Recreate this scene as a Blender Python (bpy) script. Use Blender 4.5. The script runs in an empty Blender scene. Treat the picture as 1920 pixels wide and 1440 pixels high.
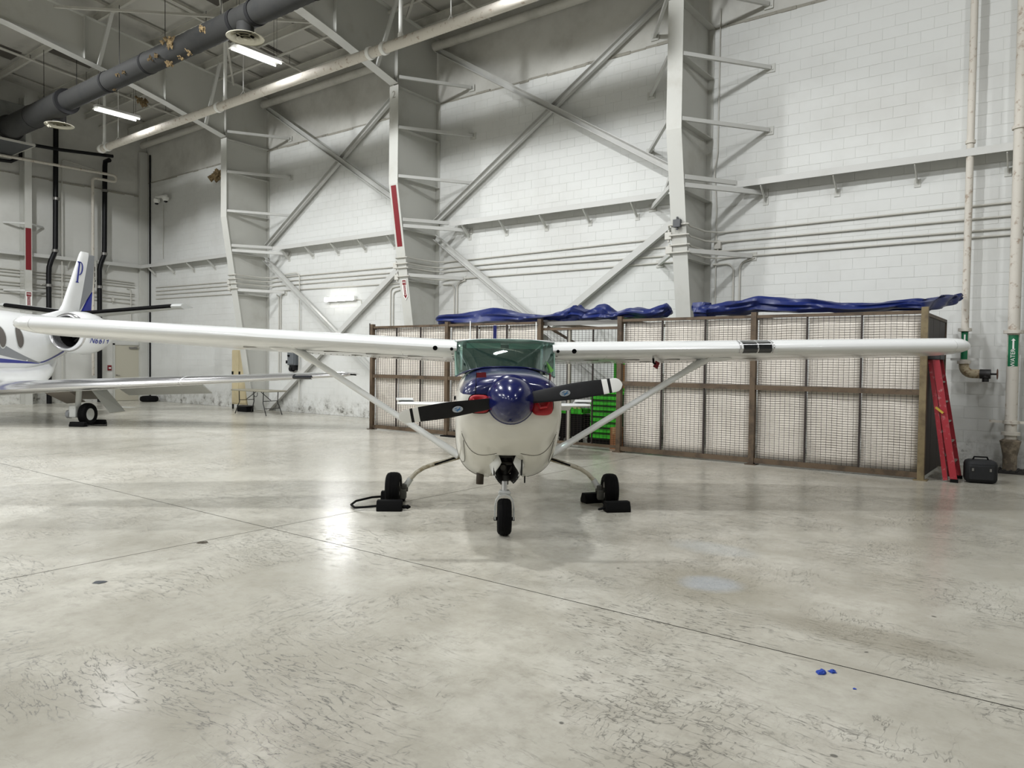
import bpy, math, random
from mathutils import Vector, Matrix
R = math.radians
rnd = random.Random(7)
scn = bpy.context.scene
col = scn.collection

# ------------------------------------------------------------------ camera
cam_d = bpy.data.cameras.new('camera'); cam = bpy.data.objects.new('camera', cam_d); col.objects.link(cam)
F_PX = 1392.6; YAW, PITCH, ROLL = -0.64972, 0.027442, 0.012971
cy_, sy_ = math.cos(YAW), math.sin(YAW)
_r = Vector((cy_, -sy_, 0)); _f0 = Vector((sy_, cy_, 0)); _u = Vector((0, 0, 1))
_f = _f0*math.cos(PITCH) - _u*math.sin(PITCH); _u2 = _u*math.cos(PITCH) + _f0*math.sin(PITCH)
_rr = _r*math.cos(ROLL) + _u2*math.sin(ROLL); _uu = _u2*math.cos(ROLL) - _r*math.sin(ROLL)
mw = Matrix((_rr, _uu, -_f)).transposed().to_4x4(); mw.translation = (0, 0, 1.64)
cam.matrix_world = mw
cam_d.sensor_fit = 'HORIZONTAL'; cam_d.sensor_width = 36.0; cam_d.lens = F_PX/1920*36.0
cam_d.clip_start = 0.05; cam_d.clip_end = 200
scn.camera = cam

# ------------------------------------------------------------------ world, lights, exposure
w = bpy.data.worlds.new('world'); scn.world = w; w.use_nodes = True
w.node_tree.nodes['Background'].inputs[0].default_value = (0.6, 0.65, 0.7, 1)
w.node_tree.nodes['Background'].inputs[1].default_value = 0.05
LAMP_W = 300.0
LAMP_Z = 8.78
def lamp(x, y, z, sx, sy, watt, rot=(0, 0, 0), color=(0.985, 0.99, 1.0), name='lamp_light'):
    d = bpy.data.lights.new(name, 'AREA'); d.shape = 'RECTANGLE'; d.size = sx; d.size_y = sy; d.energy = watt; d.color = color
    o = bpy.data.objects.new(name, d); o.location = (x, y, z); o.rotation_euler = rot; col.objects.link(o); return o
FIXT = [(-15.5, 10.35), (-22.5, 10.4)]
for fx, fy in FIXT:
    for s in (-1, 1):
        lamp(fx + s*0.115, fy, LAMP_Z, 0.085, 1.16, LAMP_W/2)
for lx in (-8.4, -1.2):
    lamp(lx, 10.4, LAMP_Z, 0.32, 1.2, LAMP_W*0.6)
def high_bay(x, y, z, watt, tilt, half):                          # hooded high bay lamp, beam cut off by its hood
    d = bpy.data.lights.new('high_bay_light', 'SPOT'); d.energy = watt; d.spot_size = R(2*half); d.spot_blend = 0.06; d.shadow_soft_size = 0.27
    d.color = (0.965, 0.985, 1.0)
    o = bpy.data.objects.new('high_bay_light', d); o.location = (x, y, z); o.rotation_euler = (R(tilt), 0, 0); col.objects.link(o); return o
for lx, wt in ((-20.9, 1.0), (-13.3, 1.0), (-5.8, 1.0), (1.9, 0.4), (9.5, 0.3)):
    high_bay(lx, 5.0, 10.0, 4200*wt, 20, 66)
    high_bay(lx, -4.0, 10.6, 3700*wt*(0.6 if lx > -6 else 1.0), 0, 78)
    high_bay(lx, -13.0, 11.4, 3100*wt*(0.6 if lx > -6 else 1.0), 0, 76)
lamp(-17.6, 14.53, 3.53, 1.2, 0.1, 55.0, (R(-90), 0, 0))          # the strip lamp on the block wall
scn.view_settings.view_transform = 'Standard'; scn.view_settings.look = 'None'
scn.view_settings.gamma = 1.0; scn.view_settings.use_curve_mapping = False
scn.view_settings.exposure = -1.3
try:
    scn.cycles.max_bounces = 8; scn.cycles.diffuse_bounces = 5; scn.cycles.glossy_bounces = 4
    scn.cycles.transmission_bounces = 6; scn.cycles.transparent_max_bounces = 12
    scn.cycles.caustics_reflective = False; scn.cycles.caustics_refractive = False
    scn.cycles.sample_clamp_indirect = 4.0
except Exception: pass

# ------------------------------------------------------------------ materials
def lin(c):
    if isinstance(c, str): c = tuple(int(c[i:i+2], 16)/255 for i in (0, 2, 4))
    return tuple((v/12.92 if v <= 0.04045 else ((v+0.055)/1.055)**2.4) for v in c)
MATS = {}
class NT:
    def __init__(s, name):
        s.m = bpy.data.materials.new(name); s.m.use_nodes = True; s.t = s.m.node_tree; s.n = s.t.nodes; s.b = s.n['Principled BSDF']
    def new(s, k, **kw):
        n = s.n.new(k)
        for a, v in kw.items(): setattr(n, a, v)
        return n
    def link(s, a, b): s.t.links.new(a, b)
    def math(s, op, a, b=None, c=None, clamp=False):
        n = s.new('ShaderNodeMath', operation=op, use_clamp=clamp)
        for i, v in enumerate((a, b, c)):
            if v is None: continue
            if isinstance(v, (int, float)): n.inputs[i].default_value = v
            else: s.link(v, n.inputs[i])
        return n.outputs[0]
    def noise(s, vec, scale, detail=4, rough=0.6, dim='3D'):
        n = s.new('ShaderNodeTexNoise', noise_dimensions=dim); n.inputs['Scale'].default_value = scale
        n.inputs['Detail'].default_value = detail; n.inputs['Roughness'].default_value = rough
        if vec is not None: s.link(vec, n.inputs['Vector'])
        return n.outputs[0]
    def ramp(s, fac, lo, hi):
        n = s.new('ShaderNodeMapRange'); n.inputs[1].default_value = lo; n.inputs[2].default_value = hi; n.interpolation_type = 'SMOOTHSTEP'
        s.link(fac, n.inputs[0]); return n.outputs[0]
    def mix(s, fac, a, b):
        n = s.new('ShaderNodeMix', data_type='RGBA')
        if isinstance(fac, (int, float)): n.inputs[0].default_value = fac
        else: s.link(fac, n.inputs[0])
        for i, v in ((6, a), (7, b)):
            if isinstance(v, tuple): n.inputs[i].default_value = (*v[:3], 1)
            else: s.link(v, n.inputs[i])
        return n.outputs[2]
    def pos(s): return s.new('ShaderNodeNewGeometry').outputs['Position']
    def obj(s): return s.new('ShaderNodeTexCoord').outputs['Object']
    def scale(s, v, sc):
        n = s.new('ShaderNodeVectorMath', operation='MULTIPLY'); s.link(v, n.inputs[0]); n.inputs[1].default_value = sc; return n.outputs[0]
    def xyz(s, v):
        n = s.new('ShaderNodeSeparateXYZ'); s.link(v, n.inputs[0]); return n.outputs
    def bump(s, h, strength, dist=0.01):
        n = s.new('ShaderNodeBump'); n.inputs['Strength'].default_value = strength; n.inputs['Distance'].default_value = dist
        s.link(h, n.inputs['Height']); s.link(n.outputs[0], s.b.inputs['Normal'])
def mat(name, c, rough=0.5, metal=0.0, dirt=None, amt=0.35, scale=3.0, lo=0.5, hi=0.75, coat=0.0, spec=None, bump=0.0, emit=0.0):
    if name in MATS: return MATS[name]
    k = NT(name); b = k.b
    b.inputs['Base Color'].default_value = (*lin(c), 1); b.inputs['Roughness'].default_value = rough; b.inputs['Metallic'].default_value = metal
    if coat: b.inputs['Coat Weight'].default_value = coat; b.inputs['Coat Roughness'].default_value = 0.06
    if spec is not None: b.inputs['Specular IOR Level'].default_value = spec
    if dirt:
        p = k.pos(); n = k.noise(p, scale, 6, 0.65)
        f = k.math('MULTIPLY', k.ramp(n, lo, hi), amt)
        k.link(k.mix(f, lin(c), lin(dirt)), b.inputs['Base Color'])
        if bump: k.bump(n, bump, 0.01)
    if emit:
        b.inputs['Emission Color'].default_value = (1, 0.99, 0.96, 1); b.inputs['Emission Strength'].default_value = emit
    MATS[name] = k.m; return k.m

WHITE = mat('white_steel_paint', 'BEBEBA', 0.5, dirt='9A968A', amt=0.35, scale=1.3, lo=0.52, hi=0.8)
CREAM = mat('cream_steel_paint', 'BEBEB8', 0.55, dirt='8F897A', amt=0.4, scale=1.1, lo=0.5, hi=0.8)
GREYP = mat('grey_roof_paint', 'BCBAB2', 0.65, dirt='6A675E', amt=0.5, scale=0.9, lo=0.45, hi=0.75)
CONDUIT = mat('painted_conduit', 'BDBBB3', 0.5)
RUSTW = mat('rusty_white_pipe', 'CBC6BC', 0.7, spec=0.2, dirt='8A6F58', amt=0.6, scale=9.0, lo=0.55, hi=0.68)
BLACKP = mat('black_pipe', '0F0F11', 0.45, spec=0.25)
BLACK = mat('black_rubber', '0B0B0C', 0.75, spec=0.15)
DARK = mat('dark_recess', '070707', 0.9, spec=0.1)
RED = mat('red_paint', '74101A', 0.5)
REDF = mat('red_vinyl', 'A3121C', 0.4)
RUST = mat('rusty_brown_steel', '5A4A38', 0.6, dirt='352A1F', amt=0.7, scale=5.0, lo=0.45, hi=0.65)
RUSTL = mat('worn_tan_steel', '77694C', 0.55, dirt='4A3D2B', amt=0.6, scale=4.0, lo=0.45, hi=0.65)
WIRE = mat('dark_wire', '2A241E', 0.7, spec=0.2)
DBROWN = mat('dark_brown_sheet', '2A201C', 0.6, dirt='160F0D', amt=0.5, scale=2.0)
SHEET = mat('white_backing_sheet', 'EFE7DC', 0.7, dirt='C8BEB2', amt=0.4, scale=1.6, lo=0.45, hi=0.75)
DUCT = mat('duct_grey', '363635', 0.7, spec=0.2, dirt='26282B', amt=0.5, scale=2.5)
TARP = mat('blue_tarp', '10215E', 0.38, dirt='0A1640', amt=0.6, scale=6.0, bump=0.4)
TAN = mat('tan_insulation', '94805E', 0.9, dirt='55452C', amt=0.8, scale=20.0, lo=0.4, hi=0.6)
GREEN = mat('green_enamel', '35B820', 0.4)
GREEND = mat('dark_green_gap', '123D0C', 0.6)
CARD = mat('brown_cardboard', '9A6A44', 0.8)
BEIGE = mat('beige_enamel', 'BDB08E', 0.5, dirt='8F8466', amt=0.4, scale=2.0)
DOORM = mat('grey_beige_door', 'B4B0A0', 0.55)
AWHITE = mat('aircraft_white', 'E6E7E6', 0.25, coat=0.4, dirt='CFCDC6', amt=0.3, scale=1.0, lo=0.5, hi=0.8)
NAVY = mat('navy_gloss', '10174C', 0.2, coat=0.25, spec=0.35)
CHROME = mat('polished_metal', 'E4E4E6', 0.2, metal=0.9)
STEELG = mat('grey_metal', '8C8A86', 0.4, metal=0.6)
PROPB = mat('propeller_black', '19191A', 0.6, dirt='222324', amt=0.4, scale=6, spec=0.2)
LGREY = mat('light_grey_paint', 'C4C6C4', 0.4)
GREYM = mat('mid_grey_paint', '85878A', 0.35)
BLUE = mat('jet_blue', '1F2A86', 0.3)
TAG = mat('green_tag', '0F6A45', 0.5)
WHT = mat('plain_white', 'E8E8E4', 0.5)
INTER = mat('dark_interior', '20262A', 0.8)
TUBE = mat('lit_tube', 'FFFFFF', 0.4, emit=2.5)
DIFFM = mat('diffuser_cream', 'C9C5B4', 0.5)

def concrete():
    k = NT('polished_concrete'); p = k.pos()
    big = k.noise(p, 0.22, 5, 0.6); mid = k.noise(p, 1.3, 6, 0.7); fine = k.noise(p, 9.0, 5, 0.7)
    c = k.mix(k.ramp(mid, 0.35, 0.7), lin('D8D5CA'), lin('C2BEB2'))
    c = k.mix(k.math('MULTIPLY', k.ramp(big, 0.42, 0.66), 0.7), c, lin('A09C90'))
    c = k.mix(k.math('MULTIPLY', k.ramp(fine, 0.45, 0.75), 0.45), c, lin('98948A'))
    # the floor turns darker and browner with rising x
    x, y, z = k.xyz(p)
    e = k.math('ADD', k.math('MULTIPLY', x, 0.14), k.math('MULTIPLY', mid, 1.6))
    c = k.mix(k.math('MULTIPLY', k.ramp(e, -0.4, 0.9), 0.6), c, lin('8A8577'))
    # scuffs: thin wandering scratches and small dark specks
    warp = k.new('ShaderNodeVectorMath', operation='ADD'); k.link(p, warp.inputs[0])
    wn = k.new('ShaderNodeTexNoise'); wn.inputs['Scale'].default_value = 0.9; k.link(p, wn.inputs['Vector']); k.link(k.scale(wn.outputs[1], (0.35, 0.35, 0.0)), warp.inputs[1])
    n1 = k.noise(k.scale(warp.outputs[0], (1.0, 4.0, 1.0)), 3.8, 3, 0.55)
    ridge = k.math('ABSOLUTE', k.math('SUBTRACT', n1, 0.5))
    gate = k.ramp(k.noise(p, 0.8, 3, 0.6), 0.44, 0.58)
    scr = k.math('MULTIPLY', k.math('SUBTRACT', 1.0, k.ramp(ridge, 0.0, 0.02)), gate)
    n2 = k.noise(k.scale(warp.outputs[0], (5.0, 1.4, 1.0)), 3.2, 3, 0.55)
    ridge2 = k.math('ABSOLUTE', k.math('SUBTRACT', n2, 0.5))
    gate2 = k.ramp(k.noise(p, 1.1, 3, 0.6), 0.48, 0.6)
    scr2 = k.math('MULTIPLY', k.math('SUBTRACT', 1.0, k.ramp(ridge2, 0.0, 0.018)), gate2)
    v = k.new('ShaderNodeTexVoronoi'); v.inputs['Scale'].default_value = 2.6; k.link(warp.outputs[0], v.inputs['Vector'])
    sp = k.math('MULTIPLY', k.math('SUBTRACT', 1.0, k.ramp(v.outputs['Distance'], 0.03, 0.05)), k.ramp(k.noise(p, 1.7, 2), 0.44, 0.5))
    blot = k.math('MULTIPLY', k.ramp(k.noise(p, 4.5, 8, 0.78), 0.61, 0.72), k.ramp(k.noise(p, 0.6, 3), 0.42, 0.6))
    s = k.math('MAXIMUM', k.math('MULTIPLY', scr, 0.75), k.math('MULTIPLY', scr2, 0.7)); s = k.math('MAXIMUM', s, k.math('MULTIPLY', sp, 0.85)); s = k.math('MAXIMUM', s, k.math('MULTIPLY', blot, 0.75))
    c = k.mix(s, c, lin('4C4A44'))
    # old pale-blue paint patch and brown patches
    def patch(px, py, rx, ry):
        dx = k.math('DIVIDE', k.math('SUBTRACT', x, px), rx); dy = k.math('DIVIDE', k.math('SUBTRACT', y, py), ry)
        d = k.math('ADD', k.math('MULTIPLY', dx, dx), k.math('MULTIPLY', dy, dy))
        return k.math('SUBTRACT', 1.0, k.ramp(k.math('ADD', d, k.math('MULTIPLY', mid, 1.1)), 0.6, 1.5))
    c = k.mix(k.math('MULTIPLY', patch(-2.15, 5.3, 0.75, 0.6), 0.5), c, lin('8A8472'))
    c = k.mix(k.math('MULTIPLY', patch(-2.15, 5.35, 0.3, 0.28), 0.5), c, lin('AEB8C4'))
    c = k.mix(k.math('MULTIPLY', patch(-2.6, 6.4, 0.5, 0.3), 0.3), c, lin('B4BEC4'))
    c = k.mix(k.math('MULTIPLY', patch(-0.9, 4.9, 1.0, 0.25), 0.5), c, lin('77705F'))
    k.link(c, k.b.inputs['Base Color'])
    r = k.math('ADD', 0.12, k.math('MULTIPLY', mid, 0.2)); r = k.math('ADD', r, k.math('MULTIPLY', s, 0.25)); k.link(r, k.b.inputs['Roughness'])
    k.b.inputs['Specular IOR Level'].default_value = 0.45
    k.bump(fine, 0.04, 0.004)
    return k.m
CONC = concrete()
def blockpaint(name, base, dark, brick=False):
    k = NT(name); p = k.pos(); x, y, z = k.xyz(p)
    big = k.noise(p, 0.5, 5, 0.65); fine = k.noise(p, 14.0, 4, 0.7)
    oi = k.new('ShaderNodeObjectInfo').outputs['Random']
    c = k.mix(k.math('MULTIPLY', k.ramp(big, 0.45, 0.75), 0.5), lin(base), lin(dark))
    c = k.mix(k.math('MULTIPLY', oi, 0.08), c, lin(dark))
    # flaked, dirty paint close to the floor
    low = k.math('SUBTRACT', 1.0, k.ramp(z, 0.05, 0.75))
    pe = k.noise(p, 3.2, 8, 0.75)
    f1 = k.math('MULTIPLY', low, k.ramp(pe, 0.42, 0.62)); c = k.mix(k.math('MULTIPLY', f1, 0.6), c, lin('86837A'))
    f2 = k.math('MULTIPLY', k.math('SUBTRACT', 1.0, k.ramp(z, 0.1, 0.6)), k.ramp(pe, 0.56, 0.62)); c = k.mix(k.math('MULTIPLY', f2, 0.8), c, lin('4E4B46'))
    # a few bare spots where the paint has come off
    sp = k.math('MULTIPLY', k.ramp(k.noise(p, 2.4, 8, 0.8), 0.70, 0.73), k.ramp(big, 0.5, 0.6)); c = k.mix(k.math('MULTIPLY', sp, 0.55), c, lin('77746C'))
    k.link(c, k.b.inputs['Base Color']); k.b.inputs['Roughness'].default_value = 0.5; k.b.inputs['Specular IOR Level'].default_value = 0.3
    if brick:
        bt = k.new('ShaderNodeTexBrick'); bt.inputs['Scale'].default_value = 1.0; bt.inputs['Mortar Size'].default_value = 0.006
        bt.inputs['Brick Width'].default_value = 0.4064; bt.inputs['Row Height'].default_value = 0.2032
        cv = k.new('ShaderNodeCombineXYZ'); k.link(y, cv.inputs[0]); k.link(z, cv.inputs[1]); k.link(cv.outputs[0], bt.inputs['Vector'])
        h = k.math('ADD', k.math('MULTIPLY', bt.outputs['Fac'], -1.0), k.math('MULTIPLY', fine, 0.3)); k.bump(h, 0.35, 0.004)
    else: k.bump(fine, 0.12, 0.004)
    return k.m
BLOCK = blockpaint('painted_block', 'D0D1CE', 'BDBCB7')
BLOCKL = blockpaint('painted_block_end_wall', 'CCCCC7', 'B4B2AB', True)
UPPER = mat('upper_wall_panel', 'C6C5BF', 0.7, dirt='9C9A92', amt=0.6, scale=0.7, lo=0.4, hi=0.75, bump=0.1)
DECK = mat('roof_deck', 'B8B6AF', 0.8, dirt='5E5B55', amt=0.5, scale=0.8)
def glass(name, tint, refl):
    k = NT(name); k.n.remove(k.b); tr = k.new('ShaderNodeBsdfTransparent'); tr.inputs[0].default_value = (*tint, 1)
    gl = k.new('ShaderNodeBsdfGlossy'); gl.inputs['Roughness'].default_value = 0.04; gl.inputs[0].default_value = (0.85, 1.0, 0.95, 1)
    fr = k.new('ShaderNodeLayerWeight'); fr.inputs[0].default_value = 0.35
    df = k.new('ShaderNodeBsdfDiffuse'); df.inputs[0].default_value = (0.16, 0.34, 0.28, 1)
    m0 = k.new('ShaderNodeMixShader'); m0.inputs[0].default_value = 0.07; k.link(tr.outputs[0], m0.inputs[1]); k.link(df.outputs[0], m0.inputs[2])
    m = k.new('ShaderNodeMixShader'); k.link(k.math('ADD', k.math('MULTIPLY', fr.outputs['Fresnel'], 0.9), refl), m.inputs[0])
    k.link(m0.outputs[0], m.inputs[1]); k.link(gl.outputs[0], m.inputs[2]); k.link(m.outputs[0], k.n['Material Output'].inputs[0]); return k.m
GLASS = glass('green_tinted_glass', (0.44, 0.64, 0.60), 0.09)
def cowlpaint():
    k = NT('cowl_livery'); x, y, z = k.xyz(k.obj()); b = k.b
    edge = k.math('ADD', 1.365, k.math('MULTIPLY', k.math('ADD', y, 0.66), 0.095))
    up = k.math('GREATER_THAN', z, edge)
    ax = k.math('ABSOLUTE', x)
    nose = k.math('MULTIPLY', k.math('LESS_THAN', ax, 0.215), k.math('GREATER_THAN', z, 1.30))
    nose = k.math('MULTIPLY', nose, k.math('LESS_THAN', y, -0.4)); up = k.math('MAXIMUM', up, nose)
    c = k.mix(up, lin('DFDDD4'), lin('10174C'))
    side = k.math('GREATER_THAN', y, -0.42)
    def band(lo, hi): return k.math('MULTIPLY', side, k.math('MULTIPLY', k.math('GREATER_THAN', z, lo), k.math('LESS_THAN', z, hi)))
    c = k.mix(band(1.205, 1.235), c, lin('1A1C20')); c = k.mix(band(1.25, 1.272), c, lin('6E7A84'))
    k.link(c, b.inputs['Base Color']); b.inputs['Roughness'].default_value = 0.22; b.inputs['Coat Weight'].default_value = 0.35; b.inputs['Coat Roughness'].default_value = 0.05
    return k.m
COWL = cowlpaint()

# ------------------------------------------------------------------ mesh helpers
class MB:
    def __init__(s): s.v = []; s.f = []
    def add(s, vs, fs):
        n = len(s.v); s.v += [tuple(v) for v in vs]; s.f += [tuple(i+n for i in f) for f in fs]; return s
    def box(s, x0, y0, z0, x1, y1, z1):
        return s.add([(x0,y0,z0),(x1,y0,z0),(x1,y1,z0),(x0,y1,z0),(x0,y0,z1),(x1,y0,z1),(x1,y1,z1),(x0,y1,z1)],
                     [(0,3,2,1),(4,5,6,7),(0,1,5,4),(1,2,6,5),(2,3,7,6),(3,0,4,7)])
    def frame(s, a, b, up):
        a = Vector(a); b = Vector(b); d = (b-a).normalized(); u = Vector(up)
        if abs(d.dot(u)) > 0.99: u = Vector((1, 0, 0))
        sx = d.cross(u).normalized(); uu = sx.cross(d).normalized(); return a, b, d, sx, uu
    def prism(s, sec, a, b, up=(0, 0, 1)):                     # polygon (side, up) swept from a to b
        a, b, d, sx, uu = s.frame(a, b, up); n = len(sec)
        vs = [a+sx*p+uu*q for p, q in sec] + [b+sx*p+uu*q for p, q in sec]
        fs = [(i, (i+1) % n, n+(i+1) % n, n+i) for i in range(n)] + [tuple(range(n-1, -1, -1)), tuple(range(n, 2*n))]
        return s.add(vs, fs)
    def bar(s, a, b, w, h, up=(0, 0, 1)): return s.prism([(-w/2,-h/2),(w/2,-h/2),(w/2,h/2),(-w/2,h/2)], a, b, up)
    def angle(s, a, b, w, h, t=0.012, up=(0, 0, 1)):           # channel section open to one side
        return s.prism([(-w/2,-h/2),(w/2,-h/2),(w/2,-h/2+t),(-w/2+t,-h/2+t),(-w/2+t,h/2-t),(w/2,h/2-t),(w/2,h/2),(-w/2,h/2)], a, b, up)
    def tube(s, pts, r, n=10, cap=True):
        pts = [Vector(p) for p in pts]; m = len(pts); rs = r if isinstance(r, (list, tuple)) else [r]*m
        base = len(s.v); d0 = (pts[1]-pts[0]).normalized()
        u = Vector((0, 0, 1)) if abs(d0.z) < 0.9 else Vector((1, 0, 0))
        sx = d0.cross(u).normalized(); vs = []
        for i, p in enumerate(pts):
            if i == 0: d = d0
            elif i == m-1: d = (pts[-1]-pts[-2]).normalized()
            else: d = ((pts[i+1]-p).normalized() + (p-pts[i-1]).normalized()).normalized()
            sx = (sx - d*sx.dot(d)).normalized(); uu = d.cross(sx)
            for j in range(n):
                t = 2*math.pi*j/n; vs.append(p + sx*(rs[i]*math.cos(t)) + uu*(rs[i]*math.sin(t)))
        fs = [(i*n+j, i*n+(j+1) % n, (i+1)*n+(j+1) % n, (i+1)*n+j) for i in range(m-1) for j in range(n)]
        if cap: fs += [tuple(range(n-1, -1, -1)), tuple(range((m-1)*n, m*n))]
        return s.add(vs, fs)
    def loft(s, rings, cap0=True, cap1=True, closed=True):
        n = len(rings[0]); vs = [p for rg in rings for p in rg]; m = len(rings)
        k = n if closed else n-1
        fs = [(i*n+j, i*n+(j+1) % n, (i+1)*n+(j+1) % n, (i+1)*n+j) for i in range(m-1) for j in range(k)]
        if cap0: fs.append(tuple(range(n-1, -1, -1)))
        if cap1: fs.append(tuple(range((m-1)*n, m*n)))
        return s.add(vs, fs)
    def lathe(s, prof, o, axis='z', n=24, cap=True):
        o = Vector(o); rings = []
        for r, h in prof:
            rg = []
            for j in range(n):
                t = 2*math.pi*j/n; c, q = r*math.cos(t), r*math.sin(t)
                rg.append(o + (Vector((c, q, h)) if axis == 'z' else Vector((c, h, q)) if axis == 'y' else Vector((h, c, q))))
            rings.append(rg)
        return s.loft(rings, cap, cap)
    def sheet(s, fn, nu, nv):
        vs = [fn(i/nu, j/nv) for i in range(nu+1) for j in range(nv+1)]
        fs = [(i*(nv+1)+j, (i+1)*(nv+1)+j, (i+1)*(nv+1)+j+1, i*(nv+1)+j+1) for i in range(nu) for j in range(nv)]
        return s.add(vs, fs)
    def build(s, name, m, parent=None, smooth=35, bevel=0.0, solid=0.0, kind=None):
        me = bpy.data.meshes.new(name); me.from_pydata(s.v, [], s.f); me.update()
        import bmesh
        bm = bmesh.new(); bm.from_mesh(me); bmesh.ops.recalc_face_normals(bm, faces=bm.faces); bm.to_mesh(me); bm.free()
        me.materials.append(m)
        if smooth:
            me.shade_smooth(); me.set_sharp_from_angle(angle=R(smooth))
        o = bpy.data.objects.new(name, me); col.objects.link(o)
        if parent is not None: o.parent = parent
        if bevel:
            b = o.modifiers.new('bevel', 'BEVEL'); b.width = bevel; b.segments = 2; b.limit_method = 'ANGLE'; b.angle_limit = R(40)
        if solid:
            q = o.modifiers.new('solid', 'SOLIDIFY'); q.thickness = solid; q.offset = 0
        if kind: o['kind'] = kind
        return o
def tag(o, label, cat, group=None, kind=None):
    o['label'] = label; o['category'] = cat
    if group: o['group'] = group
    if kind: o['kind'] = kind
    return o
def thing(name, label, cat, loc=(0, 0, 0), rz=0.0, group=None, kind=None):
    o = bpy.data.objects.new(name, None); col.objects.link(o); o.location = loc; o.rotation_euler = (0, 0, rz); o.empty_display_size = 0.2
    return tag(o, label, cat, group, kind)
def text_mesh(name, s, m, parent, size, origin, xdir, ydir, ext=0.001):
    cu = bpy.data.curves.new(name, 'FONT'); cu.body = s; cu.size = size; cu.align_x = 'CENTER'; cu.align_y = 'CENTER'; cu.extrude = ext
    t = bpy.data.objects.new(name, cu); col.objects.link(t); bpy.context.view_layer.update()
    me = bpy.data.meshes.new_from_object(t.evaluated_get(bpy.context.evaluated_depsgraph_get()))
    bpy.data.objects.remove(t); bpy.data.curves.remove(cu)
    X = Vector(xdir).normalized(); Y = Vector(ydir).normalized(); Z = X.cross(Y); o_ = Vector(origin)
    for v in me.vertices: v.co = o_ + X*v.co.x + Y*v.co.y + Z*v.co.z
    me.materials.clear(); me.materials.append(m)
    o = bpy.data.objects.new(name, me); col.objects.link(o); o.parent = parent; return o
def copy_part(o, parent=None, loc=None):
    c = o.copy(); col.objects.link(c)
    if parent is not None: c.parent = parent
    if loc is not None: c.location = loc
    return c

# ================================================================== SETTING
XW, YW = -29.4, 14.7            # end wall and side wall
XN, YN = 18.0, -22.0
COLX = [-21.4, -13.8, -6.2]
def roofz(y): return 10.2 + (14.7-y)*0.1
# ---- floor: concrete slabs cut by saw joints
fl = MB().box(XW, YN, -0.3, XN, YW, -0.03).build('floor', mat('joint_filler', '14120F', 0.95, spec=0.0)); fl['kind'] = 'structure'
gx = [XW, -21.45, -13.85, -6.25, 1.35, 8.95, XN]; gy = [YN, -13.0, -4.3, 4.33, YW]
for i in range(len(gx)-1):
    for j in range(len(gy)-1):
        MB().box(gx[i]+0.005, gy[j]+0.005, -0.029, gx[i+1]-0.0055, gy[j+1]-0.0055, 0.0).build('slab', CONC, fl, smooth=0)
for x in gx[1:-1]: MB().box(x-0.007, YN, -0.0295, x+0.007, YW, -0.0008).build('joint_filler', MATS['joint_filler'], fl, smooth=0)
for y in gy[1:-1]: MB().box(XW, y-0.0071, -0.0296, XN, y+0.0071, -0.0009).build('joint_filler', MATS['joint_filler'], fl, smooth=0)
# ---- side wall of concrete blocks
wr = MB().box(XW-0.3, YW+0.0042, 0, XN, YW+0.3, 8.5).build('wall_right', BLOCK, smooth=0); wr['kind'] = 'structure'
MB().box(XW, YW+0.012, 8.53, XN, YW+0.3, roofz(YW)+0.3).build('upper_panel', UPPER, wr, smooth=0)
lg = MB()
xx = XW
while xx < XN:
    l = rnd.uniform(0.25, 0.8); hh = rnd.uniform(0.015, 0.05); lg.box(xx, YW-rnd.uniform(0.005, 0.025), 8.53-hh, xx+l, YW+0.03, 8.53+rnd.uniform(0.005, 0.03)); xx += l
lg.build('mortar_ledge', mat('grey_mortar', '9A978D', 0.85, dirt='5A574F', amt=0.7, scale=7.0), wr, smooth=0, kind='stuff')
BW, BH, G = 0.4064, 0.2032, 0.0012
def blockbm(mb, x0, x1, z0, z1, d):
    c = 0.003; y = YW+d; yb = YW+0.012
    o = [(x0,z0),(x1,z0),(x1,z1),(x0,z1)]; i = [(x0+c,z0+c),(x1-c,z0+c),(x1-c,z1-c),(x0+c,z1-c)]
    vs = [(a, yb, b) for a, b in o] + [(a, y+c*0.8, b) for a, b in o] + [(a, y, b) for a, b in i]
    fs = [(8,9,10,11)] + [(4+k, 4+(k+1) % 4, 8+(k+1) % 4, 8+k) for k in range(4)] + [(k, (k+1) % 4, 4+(k+1) % 4, 4+k) for k in range(4)]
    mb.add(vs, fs)
one = MB(); blockbm(one, G-BW/2, BW/2-G, G-BH/2, BH/2-G, 0)
proto_block = None; rest = MB(); cand = []
for row in range(42):
    z0 = row*BH; off = (row % 2)*BW/2
    n = 0; x = XN - off
    if off: 
        pass
    while x > XW:
        x0 = max(x-BW, XW)
        cand.append((x0, x, z0)); x -= BW
near = [c for c in cand if -6.1 < c[0] and c[1] < -0.55 and 2.7 < c[2] < 8.3 and c[1]-c[0] > 0.4]
near.sort(key=lambda c: c[0]**2*0.35 + (c[2]-3.5)**2)
near = set(near[:298]); jit = random.Random(3)
for c in cand:
    x0, x1, z0 = c; d = jit.uniform(-0.0012, 0.0012)
    if c in near:
        if proto_block is None:
            proto_block = one.build('block', BLOCK, wr, smooth=0); o = proto_block
        else: o = copy_part(proto_block)
        o.location = ((x0+x1)/2, d, z0+BH/2)
    elif x0 < 3.0: blockbm(rest, x0+G, x1-G, z0+G, z0+BH-G, d)
rest.build('block_courses', BLOCK, wr, smooth=0, kind='stuff')
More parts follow.
